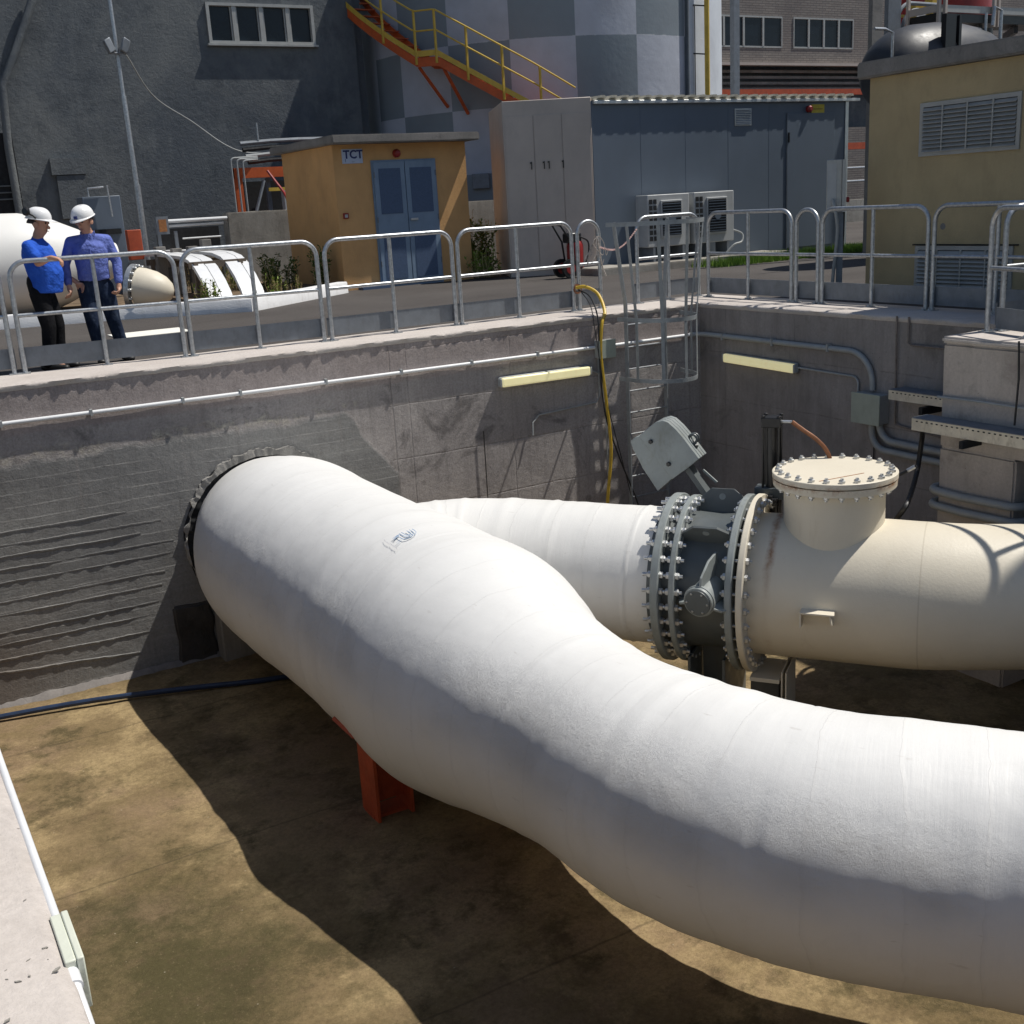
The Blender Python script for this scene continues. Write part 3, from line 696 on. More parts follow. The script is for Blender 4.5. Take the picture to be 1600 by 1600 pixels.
bm_ = MB(); bm_.cyl(ax(tC - .075), ax(tD + .10), .015, 10); hexnut(bm_, ax(tC - .031), -U); hexnut(bm_, ax(tD + .055), U)
hx = MB(); hexnut(hx, (0, 0, 0), (0, 0, 1), .024, .022)
def radial_copies(proto_mb, name, m, parent, R, N, phase=0, center=ax(0), axis=U, keep=None):
    o0 = None
    for k in range(N):
        a = 2 * pi * (k + phase) / N
        off = dirn(a) * R
        if o0 is None: o = proto_mb.build(name, m, None, smooth=30); o0 = o
        else: o = o0.copy(); col.objects.link(o)
        o.parent = parent; o.matrix_parent_inverse = Matrix.Translation(-parent.location); o.location = off
radial_copies(sm, 'stud', 'bolt', valve, .688, NBOLT, .3)
# lifting lugs between the flanges
for a, w_ in ((radians(80), 1), (radians(130), 1), (radians(178), 0), (radians(20), 1)):
    d = dirn(a); m0 = MB()
    z0, z1 = .56, (.80 if w_ else .72)
    tt = [(tB + .03, z0), (tB + .03, z1 - .10), (tB + .14, z1), (tC - .14, z1), (tC - .035, z1 - .08), (tC - .035, z0)]
    m0.prism([P0 + U * t + d * r for t, r in tt], d.cross(U) * .025)
    lg = m0.build('stiffener_plate', 'valve', valve, bevel=.003)
    MB().cyl(P0 + U * ((tB + tC) / 2) + d * (z1 - .07) - d.cross(U) * .004, P0 + U * ((tB + tC) / 2) + d * (z1 - .07) + d.cross(U) * .03, .028, 20).build('eye_hole', 'valvelight', lg)
# trunnion hub facing the viewer
hubc = onp(1090, 942, ax(0, -.82), NN); hax = (-NN * .95 - U * .18 - ZZ * .1).normalized()
hb = MB().lathe(hubc - hax * .38, hax, [(0, .125), (.33, .118), (.33, .135), (.35, .135), (.352, .128), (.378, .125), (.38, .12)], 40).build('trunnion_hub', 'valvelight', valve, smooth=30)
MB().lathe(hubc, hax, [(0, .112), (.012, .110), (.013, .10)], 40).build('end_cap', 'valve', hb, smooth=30)
s_ = hax.cross(ZZ).normalized(); u_ = s_.cross(hax)
hm = MB()
for k in range(6):
    a = 2 * pi * k / 6; hexnut(hm, hubc + (s_ * cos(a) + u_ * sin(a)) * .09 + hax * .012, hax, .010, .008)
hm.build('cap_screws', 'bolt', hb)
for a in (radians(92), radians(-20), radians(200)):
    d = s_ * cos(a) + u_ * sin(a); m0 = MB(); n_ = d.cross(hax)
    m0.prism([hubc - hax * .36 + d * .11, hubc - hax * .02 + d * .11, hubc - hax * .05 + d * .2, hubc - hax * .2 + d * .29, hubc - hax * .36 + d * .31], n_ * .02)
    m0.build('gusset', 'valvelight', valve, bevel=.003)
# feet of the valve
for t in (-.50, -.20):
    MB().obox(ax(t, 0, -.92), U * .012, NN * .42, ZZ * .34).build('foot_plate', 'valve', valve, bevel=.003)
MB().obox(ax(-.35, 0, -.92), U * .13, NN * .012, ZZ * .34).build('foot_web', 'valve', valve)
# cream tee pipe
tee = thing('tee_pipe', 'cream painted steel pipe with bolted blank flange on its upright branch', 'pipe', ax(.8)); tee.location.z = ZF
Lc = spl4([(*ax(0.0), .61), (*ax(.3), .61), (*ax(1.0), .61), (*ax(1.35), .605), (*(ax(1.75) + Vector((.07, .03, 0))), .59), (*(ax(2.2) + Vector((.22, .08, 0))), .585), (*(ax(3.0) + Vector((.62, .22, 0))), .585), (*(ax(4.0) + Vector((1.1, .4, 0))), .585)], 16)
vs, fs, cc = pipe_surface(Lc, 96, [(1.5, .012, .008, 0)], .12, 9)
MB().add(vs, fs).build('pipe_shell', 'cream', tee, smooth=60)
flange('pipe_flange', tD - .002, tD + .054, .770, 'cream', tee)
radial_copies(bm_, 'flange_bolt', 'bolt', tee, .70, NBOLT, .1)
tc = ax(.635)
tz = -.90
MB().lathe((tc.x, tc.y, -1.75), ZZ, [(0, .405), (tz - .06 + 1.75, .405)], 72, caps=False).build('branch', 'cream', tee, smooth=60)
MB().lathe((tc.x, tc.y, 0), ZZ, [(tz - .085, .39), (tz - .085, .492), (tz - .03, .497), (tz - .03, .39)], 96, caps=False).build('branch_flange', 'cream', tee, smooth=30)
MB().lathe((tc.x, tc.y, 0), ZZ, [(tz - .031, .46), (tz - .022, .46)], 96).build('rusty_gasket', 'rust', tee, smooth=30)
MB().lathe((tc.x, tc.y, 0), ZZ, [(tz - .022, .492), (tz - .018, .50), (tz + .022, .50), (tz + .026, .494)], 96).build('blank_cover', 'cream', tee, smooth=30)
m0 = MB(); m0.cyl((tc.x, tc.y, tz - .125), (tc.x, tc.y, tz + .064), .014, 8); hexnut(m0, (tc.x, tc.y, tz + .026), ZZ, .026, .026); hexnut(m0, (tc.x, tc.y, tz - .086), -ZZ, .026, .026)
o0 = None
for k in range(24):
    a = 2 * pi * (k + .4) / 24
    if o0 is None: o0 = o = m0.build('cover_bolt', 'bolt', None, smooth=30)
    else: o = o0.copy(); col.objects.link(o)
    o.parent = tee; o.matrix_parent_inverse = Matrix.Translation(-tee.location); o.location = (cos(a) * .452, sin(a) * .452, 0)
# rust run on the cover and down the pipe side
m0 = MB(); a_ = onz(1280, 752, tz + .0275); b_ = onz(1350, 739, tz + .0275); m0.bar(a_, b_, .010, .002); m0.build('rust_line', 'rust', tee)
# shelf bracket welded to the cream pipe
bc = onp(1275, 962, ax(0, -.72), NN)
m0 = MB(); bdir = U
m0.prism([bc - U * .13, bc + U * .14, bc + U * .10 + NN * .30, bc - U * .13 + NN * .30], ZZ * .012)
m0.prism([bc - U * .13 - ZZ * .002, bc - U * .13 - ZZ * .12, bc - U * .13 + NN * .3 - ZZ * .12, bc - U * .13 + NN * .3 - ZZ * .002], U * .012)
m0.prism([bc + U * .10 - ZZ * .002, bc + U * .11 - ZZ * .07, bc + U * .10 + NN * .3 - ZZ * .18, bc + U * .10 + NN * .3 - ZZ * .002], U * .012)
m0.build('shelf_bracket', 'cream', tee)
# saddle support below the flange joint
sp = thing('pipe_support', 'cream topped steel bracket on a dark block below the cream flange', 'support', ax(.1)); sp.location.z = ZF
MB().obox(ax(.13, -.10, -1.02), U * .12, NN * .22, ZZ * .235).build('block', simple('dark_stained_concrete', (.07, .065, .055), .8, 0, .4, 4, 20, .006), sp, bevel=.01)
MB().obox(ax(.13, -.10, -.765), U * .125, NN * .23, ZZ * .018).build('top_plate', 'cream', sp, bevel=.003)
for t in (.275, .31): MB().obox(ax(t, -.10, -.92), U * .006, NN * .22, ZZ * .24).build('side_plate', 'cream', sp)
# counterweight
NW = (NN + U * .06).normalized(); SW = NW.cross(ZZ) * -1
pw = ax(-.55, .55, 1.2)
def W(px, py, k=0): return onp(px, py, pw, NW) + NW * k
cw = thing('counterweight', 'stack of grey steel plates with rounded corner tilted on the valve lever', 'counterweight', W(1045, 710))
back = [(984, 690), (988, 702), (1004, 733), (1027, 768), (1050, 748), (998, 682), (991, 684)]
frontp = [(998, 682), (1012, 669), (1024, 660), (1035, 657), (1044, 660), (1056, 671), (1068, 685), (1080, 701), (1092, 717), (1071, 734), (1050, 749)]
base_cw = cw
MB().prism([W(x, y, .012) for x, y in back], NW * .20).build('rear_plate', 'weight', cw, bevel=.006)
for k in range(4):
    MB().prism([W(x, y, k * .062) for x, y in frontp], NW * .054).build('weight_plate', 'weight', cw, bevel=.006)
m0 = MB()
for x, y in ((1017, 690), (1045, 725)): hexnut(m0, W(x, y, 0), -NW, .022, .02)
m0.build('plate_bolts', 'black', cw)
m0 = MB(); q = W(1076, 690, .12)
m0.tube([q + (SW * cos(a) + ZZ * sin(a)) * .04 for a in [2 * pi * i / 20 for i in range(20)]], .012, 8, closed=True)
m0.tube([q + NW * .05 + (SW * cos(a) + ZZ * sin(a)) * .04 for a in [2 * pi * i / 20 for i in range(20)]], .012, 8, closed=True)
m0.bar(q - ZZ * .03 - SW * .03, q - ZZ * .09 + NW * .04, .03, .07); m0.build('lifting_shackle', 'valve', cw)
MB().bar(W(1058, 722, .16), W(1100, 775, .10), .05, .13, up=NW).build('lever_arm', 'valve', cw)
MB().bar(W(1088, 742, .2), W(1110, 762, .2), .02, .02).build('lever_edge', 'valvelight', cw)
# black hydraulic damper
hc_ = onp(1206, 765, ax(0, .42), NN)
hy = thing('hydraulic_cylinder', 'upright black hydraulic cylinder with tie rods behind the cream flange', 'cylinder', hc_)
ht = 0.60
MB().cyl(hc_ - ZZ * .35, hc_ + ZZ * ht, .055, 24).build('barrel', 'black', hy)
MB().obox(hc_ + ZZ * (ht + .01), U * .085, NN * .07, ZZ * .045).build('top_head', 'black', hy, bevel=.008)
for i in (-1, 1):
    for j in (-1, 1):
        c_ = hc_ + U * .068 * i + NN * .055 * j; m0 = MB().cyl(c_ - ZZ * .35, c_ + ZZ * (ht + .07), .011, 8); hexnut(m0, c_ + ZZ * (ht + .055), ZZ, .018, .016); m0.build('tie_rod', 'black', hy)
MB().obox(hc_ - ZZ * .02 + U * .02, U * .16, NN * .08, ZZ * .05).build('lower_head', 'valve', hy, bevel=.006)
top_ = hc_ + ZZ * (ht + .01) + U * .08
MB().cyl(top_, top_ + U * .09, .014, 10).build('hose_fitting', 'bolt', hy)
ph = ax(0, .42)
hpts = spline([top_ + U * .09, onp(1255, 672, ph, NN), onp(1275, 686, ph, NN), onp(1290, 702, ph, NN), onp(1298, 722, ph, NN), onp(1303, 760, ph, NN)], 8)
tag(MB().tube(hpts, .019, 10).build('hydraulic_hose', 'brownhose'), 'brown hydraulic hose curving from the black cylinder down behind the bolted cover', 'hose')
m0 = MB()
q = ax(-.02, .30, .62)
for i in range(7): m0.obox(q + U * (i * .035 - .1) + NN * random.uniform(-.05, .05) + ZZ * random.uniform(.0, .06), U * .02, NN * .025, ZZ * random.uniform(.02, .045))
m0.bar(q - U * .16 + ZZ * .03, q + U * .14 + ZZ * .05, .02, .02)
o = m0.build('limit_switch', 'black', bevel=.003); tag(o, 'small black limit switch cluster beside the foot of the hydraulic cylinder', 'switch')

# ------------------------------------------------------------------ column and upper beam on the right
cb = thing('concrete_pier', 'pale concrete pier with sunlit top projecting from the shaded wall at the right edge', 'pier', (9, 6.4, ZF))
rough_box((8.55, 6.10, ZF - .05), (9.58, 6.90, -1.02), 20).build('column', 'column', cb, smooth=40)
rough_box((8.55, 2.6, -1.02), (9.60, 6.905, -.062), 20).build('beam', 'column', cb, smooth=40)
rough_box((8.53, 2.6, -.06), (9.60, 6.92, .0), 20, .004).build('top_slab', 'coping', cb, smooth=40)

# ------------------------------------------------------------------ railings
def railing(p, q, label, mid=True, h=1.1, plate_side=None, posts_mid=True):
    p = Vector(p); q = Vector(q); d = q - p; L = d.length; d.normalize(); r = .0245; rc = min(.17, L / 2 - .001)
    t = thing('guard_rail', label, 'railing', p, 'galvanised guard rail frames round the pit')
    pts = [p + ZZ * .0] + arc(p + d * rc + ZZ * (h - rc), rc, pi, pi / 2, d, ZZ, 9) + arc(q - d * rc + ZZ * (h - rc), rc, pi / 2, 0, d, ZZ, 9) + [q]
    MB().tube(pts, r, 14).build('hoop', 'galv', t)
    if mid: MB().tube([p + ZZ * .575 + d * .012, q + ZZ * .575 - d * .012], .0205, 12).build('middle_rail', 'galv', t)
    feet = [p, q]
    if posts_mid:
        m = (p + q) / 2; MB().tube([m, m + ZZ * (h - .01)], .0225, 12).build('post', 'galv', t); feet.append(m)
    n = Vector((-d.y, d.x, 0))
    for f in feet:
        m0 = MB().obox(f + ZZ * .006, d * .05, n * .06, ZZ * .005); hexnut(m0, f + d * .0 + n * .045 + ZZ * .011, ZZ, .011, .016); hexnut(m0, f - n * .045 + ZZ * .011, ZZ, .011, .016)
        m0.build('base_plate', 'galv', t)
    if plate_side:
        s = n * plate_side
        MB().obox((p + q) / 2 + s * .042 + ZZ * .155, d * (L / 2 + .03), s * .004, ZZ * .10).build('toe_board', 'galvdull', t)
    return t
yA = lambda x: 12.37 - .13 * (x - 1.5) if x < 3.1 else (12.17 - .06 * (x - 3.1) if x < 4.7 else (12.07 + .035 * (x - 4.7)))
XA = lambda px, py: onz(px, py).x
segs = [(-.14, 1.42, 'railing frame cut by the left edge of the photo', True), (1.52, 3.09, 'railing frame both men in white helmets stand behind', True), (3.17, 4.63, 'railing frame in front of the curved pale panels', True),
        (4.72, 6.33, 'railing frame in front of the blue double door', True), (6.41, 8.06, 'railing frame in front of the tall weeds and red extinguisher trolley', True), (8.15, 8.49, 'narrow railing hoop left of the cage ladder, tied to the yellow hose', False), (9.10, 10.16, 'railing frame between the cage ladder and the pit corner', True)]
for x0, x1, lb, md in segs:
    railing((x0, yA(x0), 0), (x1, yA(x1), 0), lb, True, 1.1, 1, md)
segB = [(12.06, 10.50, 'first railing frame right of the pit corner, in front of green grass', True), (10.42, 10.06, 'narrow railing hoop right of the pit corner beside the grey cabinet post', False), (9.99, 8.46, 'railing frame in front of the left edge of the tan building', True), (8.38, 6.82, 'railing frame in front of the lower louvre of the tan building', True), (6.74, 5.2, 'railing frame behind the concrete pier at the right edge', True)]
for y0, y1, lb, md in segB:
    railing((10.16, y0, 0), (10.16, y1, 0), lb, True, 1.1, 1, md)
railing((8.98, 6.78, 0), (8.66, 5.70, 0), 'sunlit railing frame standing on the pale concrete pier at the right edge', True, 1.1, None, True)
railing((8.63, 5.62, 0), (8.60, 4.3, 0), 'second railing frame on the concrete pier, beyond the right edge of the photo', True, 1.1, None, True)
railing((9.12, 6.74, 0), (10.08, 6.60, 0), 'short railing frame joining the pier rail back to the wall rail', True, 1.1, 1, False)
tag(MB().bar((9.02, 6.72, .13), (8.78, 5.9, .13), .006, .19).build('toe_board', 'galvdull'), 'grey toe board standing on top of the concrete pier', 'toe board')

# ladder with safety cage
ld = thing('cage_ladder', 'grey steel ladder with hooped safety cage on the wall near the pit corner', 'ladder', (8.62, 11.45, ZF))
def ldr(x, spread):      # stile bends outwards above the coping
    return [(x, 11.44, ZF + .02), (x, 11.44, .1), (x + spread, 11.5, 1.08)]
for x, sx in ((8.32, -.10), (8.92, .12)):
    m0 = MB(); pts = ldr(x, sx)
    for a, b_ in zip(pts, pts[1:]): m0.bar(a, b_, .065, .014, up=(1, 0, 0))
    m0.build('stile', 'ladder', ld)
z = ZF + .25; first = None
while z < .05:
    MB().tube([(8.33, 11.44, z), (8.91, 11.44, z)], .011, 8).build('rung', 'galv', ld); z += .275
def hoop(z, hw, dep, m='ladder', yb=11.42):
    pts = [Vector((8.62 - hw, yb, z))] + [Vector((8.66 - hw * cos(a) + 0, yb - .12 - dep * sin(a), z)) for a in [pi * i / 20 for i in range(21)]] + [Vector((8.70 + hw, yb, z))]
    m0 = MB()
    vs = []; fs = []
    for i, p in enumerate(pts):
        t = (pts[min(i + 1, len(pts) - 1)] - pts[max(0, i - 1)]).normalized(); n = Vector((t.y, -t.x, 0))
        for dz, dn in ((-.025, 0), (.025, 0), (.025, .006), (-.025, .006)): vs.append(p + ZZ * dz + n * dn)
    for i in range(len(pts) - 1):
        for k in range(4): fs.append((i * 4 + k, i * 4 + (k + 1) % 4, i * 4 + 4 + (k + 1) % 4, i * 4 + 4 + k))
    m0.add(vs, fs); m0.build('hoop', m, ld); return pts
H0 = hoop(-.80, .44, .60); H1 = hoop(-.07, .44, .60); H2 = hoop(1.06, .57, .66)
for k in (3, 7, 11, 15, 19):
    m0 = MB()
    for a, b_ in ((H0[k], H1[k]), (H1[k], H2[k])): m0.bar(a, b_, .042, .006, up=(H0[k] - Vector((8.66, 11.2, H0[k].z))).normalized())
    m0.build('cage_strip', 'ladder', ld)
# loose wires hanging from the cage
m0 = MB()
for i in range(9):
    a = Vector((8.06 + random.uniform(-.03, .03), 11.6, .93)); b_ = a + Vector((random.uniform(-.16, .08), random.uniform(-.05, .05), -random.uniform(.2, .34)))
    m0.tube(spline([a, (a + b_) / 2 + Vector((random.uniform(-.1, .06), 0, .03)), b_, b_ + Vector((.03, 0, .05))], 5), .005, 5)
m0.tube(spline([(8.05, 11.6, .92), (8.10, 11.6, .6), (8.16, 11.6, .45)], 6), .009, 6)
tag(m0.build('wire_bundle', simple('pale_red_wire', (.45, .40, .36), .6, 0, .4, 60)), 'tangle of thin pale wires tied beside the top of the ladder cage', 'wire')
ch = MB(); A_ = Vector((8.3, 11.9, .78)); B_ = Vector((9.08, 12.2, .95))
for i in range(26):
    u = i / 25; p = A_.lerp(B_, u) - ZZ * .12 * sin(pi * u); d = (B_ - A_).normalized() * .018
    ch.obox(p, d, Vector((0, .006, 0)), ZZ * .008)
tag(ch.build('safety_chain', simple('red_white_chain', (.7, .45, .42), .5, 0, .5, 14)), 'red and white plastic chain sagging across the ladder opening', 'chain')

# conduits on long wall
zc = -.385
t = thing('conduit', 'long white conduit clipped along the patched concrete wall above the big pipe', 'conduit', (4, YA, zc))
MB().tube([(-.3, YA - .03, -.345), (3.98, YA - .03, -.375), (7.93, YA - .03, -.395)], .021, 12).build('tube', 'pvcw', t)
for x in (1.13, 1.95, 2.85, 3.45, 4.4, 5.3, 6.2, 7.1): MB().box((x - .012, YA - .058, zc - .03 + .035 * (1 - x / 8)), (x + .012, YA - .002, zc + .03 + .035 * (1 - x / 8))).build('clip', 'pvc', t)
jb = thing('junction_box', 'small grey junction box on the long wall beside the yellow hose', 'junction box', (8.06, YA, -.42))
MB().box((7.945, YA - .10, -.53), (8.185, YA, -.315)).build('box', 'pvc', jb, bevel=.006); MB().box((7.94, YA - .115, -.535), (8.19, YA - .101, -.31)).build('lid', 'jbox', jb, bevel=.004)
t = thing('conduit', 'short white conduit from the small grey junction box behind the ladder to the corner', 'conduit', (8.8, YA, zc))
MB().tube([(8.19, YA - .03, -.40), (9.45, YA - .03, -.40)], .021, 12).build('tube', 'pvcw', t)
t = thing('conduit', 'grey conduit curving from the corner along the shaded wall into the large junction box', 'conduit', (XB, 10, -.4))
rb = .35
MB().tube([(9.42, YA - .03, -.40), (9.52, YA - .06, -.40), (XB - .035, YA - .16, -.40), (XB - .035, 9.0, -.415)] + arc((XB - .035, 9.0, -.415 - rb), rb, pi / 2, 0, (0, -1, 0), ZZ, 8) + [(XB - .035, 8.65, -.82)], .032, 12).build('tube', 'pvc', t)
for y in (11.1, 10.2, 9.3): MB().box((XB - .075, y - .012, -.45), (XB - .002, y + .012, -.365)).build('clip', 'pvc', t)
for (x0, y0, z0), tx_ in (((7.985, YA - .02, -.53), 0), ((8.055, YA - .02, -.53), 0), ((8.085, YA - .02, -.53), 0)):
    pass
for x, zb, lb in ((7.985, -1.0, 'short thin conduit below the small grey junction box'), (8.07, -2.05, 'long thin conduit dropping from the small grey junction box')):
    tag(MB().tube([(x, YA - .02, -.53), (x, YA - .02, zb)] + ([(x - .05, YA - .02, zb - .08), (x - .9, YA - .02, zb - .12), (x - 1.0, YA - .03, zb - .2), (x - 1.02, YA - .05, zb - .35)] if zb > -1.5 else []), .010, 8).build('conduit', 'pvc'), lb, 'conduit')
# fluorescent fittings
def tube_light(a, b_, n, label):
    a = Vector(a); b_ = Vector(b_); d = (b_ - a).normalized(); n = Vector(n); L = (b_ - a).length
    t = thing('tube_light', label, 'lamp', (a + b_) / 2, 'yellowed tube lights on the pit walls')
    MB().obox((a + b_) / 2 + n * .025, d * L / 2, n * .024, ZZ * .062).build('tray', 'pvc', t, bevel=.012)
    MB().obox((a + b_) / 2 + n * .077, d * (L / 2 - .01), n * .027, ZZ * .055).build('diffuser', 'lens', t, bevel=.02, seg=3)
    for s in (-1, 1): MB().obox((a + b_) / 2 + n * .06 + d * s * (L / 2 + .004), d * .012, n * .04, ZZ * .05).build('end_cap', 'pvc', t, bevel=.01)
    return t
tube_light((6.55, YA, -.655), (7.82, YA, -.665), (0, -1, 0), 'yellowed tube light on the long patched wall, left of the yellow hose')
tube_light((XB, 11.05, -.665), (XB, 9.80, -.69), (-1, 0, 0), 'yellowed tube light on the shaded wall right of the corner')
tag(MB().tube([(XB - .03, 9.78, -.68), (XB - .02, 8.95, -.70)] + arc((XB - .02, 8.95, -.78), .08, pi / 2, 0, (0, -1, 0), ZZ, 5) + [(XB - .02, 8.87, -.86)], .012, 8).build('conduit', 'pvc'), 'thin conduit from the right tube light bending down to the large junction box', 'conduit')
tag(MB().tube([(7.84, YA - .02, -.66), (7.98, YA - .02, -.72)], .01, 8).build('cable', 'pvc'), 'short cable at the right end of the left tube light', 'cable')
jb = thing('junction_box', 'large grey green junction box on the shaded wall with thick conduits', 'junction box', (XB, 8.63, -1))
MB().box((XB - .15, 8.44, -1.17), (XB, 8.82, -.85)).build('box', 'pvc', jb, bevel=.006); MB().box((XB - .168, 8.43, -1.18), (XB - .151, 8.83, -.84)).build('lid', 'jbox', jb, bevel=.005)
for k, (dy, dz) in enumerate(((0, 0), (.09, .07))):
    y0 = 8.53 - dy * .0 + (.08 if k == 0 else -.02); rb = .2
    zz = -1.46 + (.0 if k == 0 else .11)
    pts = [(XB - .07, y0, -1.18), (XB - .07, y0, zz + rb)] + arc((XB - .07, y0 - rb, zz + rb), rb, pi, 1.5 * pi, (0, 1, 0), ZZ, 8)[1:]
    pts = [(XB - .07, y0, -1.18)] + [Vector((XB - .07, y0 - rb + rb * cos(a), zz + rb - rb * sin(a))) for a in [pi / 2 * i / 8 for i in range(9)]] + [(XB - .07, 6.95, zz - .02)]
    tag(MB().tube(pts, .038, 12).build('conduit', 'pvc'), ('lower' if k == 0 else 'upper') + ' thick grey conduit sweeping from the large junction box to the pier', 'conduit')
for k, dz in enumerate((-1.43, -1.57)):      # wrap round the column
    r_ = .038; x0 = 8.50
    pts = [(9.5, 6.97, dz + .01)] + [(8.62, 6.97, dz)] + arc((8.62, 6.85, dz), .12, pi / 2, pi, (1, 0, 0), (0, 1, 0), 6) + [(x0, 6.6, dz - .01), (x0, 6.20, dz + .0)] + arc((8.62, 6.15, dz), .12, pi, 1.5 * pi, (1, 0, 0), (0, 1, 0), 6) + [(9.2, 6.03, dz + .02), (9.55, 6.03, dz + .02)]
    tag(MB().tube(pts, r_, 12).build('conduit', 'pvc'), ('upper' if k == 0 else 'lower') + ' of the two thick grey conduits wrapped round the pier', 'conduit')
# rusty thin pipes on the shaded wall
tag(MB().tube([(XB - .03, 8.35, .0), (XB - .03, 8.33, -1.15)], .011, 8).build('thin_pipe', simple('weathered_steel', (.22, .19, .17), .6, .4, .3, 10)), 'thin weathered steel pipe rising straight up the shaded wall to its top', 'pipe')
tag(MB().tube([(XB - .03, 8.19, .0), (XB - .03, 8.19, -.27), (XB - .03, 8.15, -.29), (XB - .03, 7.0, -.30)], .012, 8).build('thin_pipe', M['weathered_steel'] if 'weathered_steel' in M else bpy.data.materials['weathered_steel']), 'thin weathered steel pipe bending along the top of the shaded wall to the pier', 'pipe')
tag(MB().tube([(XB - .03, 8.33, -1.16), (XB - .03, 7.9, -1.2), (XB - .03, 7.0, -1.25)], .012, 8).build('thin_pipe', bpy.data.materials['weathered_steel']), 'thin rusty pipe running level from below the junction box to the pier', 'pipe')
# cable trays
def tray(a, b_, n, label, zh=.10, dep=.28):
    a = Vector(a); b_ = Vector(b_); n = Vector(n); d = (b_ - a).normalized(); L = (b_ - a).length
    t = thing('cable_tray', label, 'cable tray', a)
    MB().obox((a + b_) / 2 + n * dep, d * L / 2, n * .004, ZZ * zh / 2).build('side', 'tray', t)
    MB().obox((a + b_) / 2 + n * dep * .5 - ZZ * (zh / 2 - .004), d * L / 2, n * (dep / 2 - .006), ZZ * .003).build('bottom', 'galv', t)
    MB().obox((a + b_) / 2 + n * (dep * .5) + ZZ * (zh / 2 + .004), d * L / 2, n * (dep / 2 + .008), ZZ * .003).build('lid', 'galvdull', t)
    m0 = MB(); k = .06
    while k < L - .05:
        m0.obox(a + d * k + n * (dep + .006) + ZZ * (zh / 2 - .022), d * .010, n * .002, ZZ * .005); k += .055
    m0.build('slot_row', 'dark', t)
    return t
tray((8.52, 7.03, -.79), (8.52, 3.0, -.79), (-1, 0, 0), 'cream slotted cable tray on brackets across the front of the pier', .11, .20)
tray((XB, 8.26, -.80), (XB, 6.95, -.80), (-1, 0, 0), 'shorter cable tray on the shaded wall left of the pier', .10, .22)
for (x, y) in ((8.53, 6.45), (8.53, 4.9)):
    tag(MB().box((x - .26, y - .02, -.93), (x, y + .02, -.86)).build('tray_bracket', 'dark', bevel=.003), 'dark steel bracket under the cream tray on the pier' if y > 6 else 'second dark bracket further along under the pier tray', 'bracket')
tag(MB().box((XB - .30, 7.75, -.95), (XB, 7.80, -.87)).build('tray_bracket', 'dark', bevel=.003), 'dark steel bracket under the tray on the shaded wall', 'bracket')
tag(MB().box((XB - .04, 7.2, -1.05), (XB - .001, 7.45, -.93)).build('wall_socket', 'black', bevel=.003), 'small black box below the tray on the shaded wall', 'box')
tag(MB().tube([(8.50, 6.1, .02), (8.50, 6.08, -.3), (8.495, 6.09, -.70)], .009, 8).build('cable', 'rubber'), 'thin dark cable hanging down the face of the pier', 'cable')
tag(MB().tube([(8.52, 6.92, -.55), (8.51, 6.5, -.54), (8.51, 3.2, -.58)], .012, 8).build('conduit', 'pvc'), 'thin conduit along the pier just above its cable tray', 'conduit')
ph2 = ax(0, .9)
tag(MB().tube(spline([(8.50, 7.05, -.86), onx(1440, 690, 8.6), onx(1432, 740, 8.5), onp(1418, 785, ph2, NN), onp(1400, 812, ph2, NN)], 8), .024, 10).build('hose', 'rubber'), 'dark hose hanging from the tray down behind the cream pipe', 'hose')
tag(MB().tube(spline([onp(1384, 755, ph2, NN), onp(1400, 745, ph2, NN), onp(1415, 737, ph2, NN), onp(1432, 728, ph2, NN)], 6), .014, 8).build('hose', 'rubber'), 'short black hose with bright fitting beside the bolted cover', 'hose')
tag(MB().tube([onp(1418, 735.5, ph2, NN), onp(1430, 729, ph2, NN)], .019, 8).build('hose_coupling', 'bolt'), 'bright metal hose coupling right of the bolted cover', 'coupling')
tag(MB().tube([(XB - .02, 8.62, -1.18), (XB - .02, 8.62, -2.9)], .008, 6).build('cable', 'rubber'), 'thin black cable dropping straight from the large junction box', 'cable')

# yellow hose over the edge and black cables
hp = [(8.06, 12.12, .30), (8.12, 12.0, .31), (8.2, 11.85, .22), (8.12, 11.60, .02), (8.0, 11.5, -.12), (7.97, 11.5, -.5), (8.03, 11.5, -1.1), (8.06, 11.48, -1.7), (7.96, 11.46, -2.4), (7.9, 11.4, -3.1)]
tag(MB().tube(spline(hp, 10), .021, 10).build('yellow_hose', 'yellowhose'), 'yellow hose looped over the rail and hanging down the long wall', 'hose')
hp = [(8.08, 12.1, .27), (8.05, 11.8, .2), (7.96, 11.52, -.05), (7.95, 11.5, -.5), (8.0, 11.5, -1.2), (8.18, 11.48, -1.8), (8.38, 11.4, -2.4), (8.5, 11.3, -3.0)]
tag(MB().tube(spline(hp, 10), .010, 8).build('black_cable', 'rubber'), 'black cable hanging down the wall just left of the yellow hose', 'cable')
tag(MB().tube(spline([(8.1, 12.1, .27), (7.98, 11.7, .1), (7.90, 11.5, -.2), (8.02, 11.5, -1.0), (8.25, 11.5, -1.9), (8.34, 11.4, -2.5)], 8), .006, 6).build('black_cable', 'rubber'), 'thinner black cable hanging beside the yellow hose', 'cable')
m0 = MB()
for i in range(7): m0.tube(arc((8.10, 12.13 + .01 * i, .28), .05 + .004 * (i % 3), 0, 2 * pi, (1, 0, .2 * (i % 2)), (0, .25, 1), 10), .004, 5)
tag(m0.build('wire_tie', 'brownhose'), 'twist of brown wire tying the yellow hose to the rail post', 'wire')
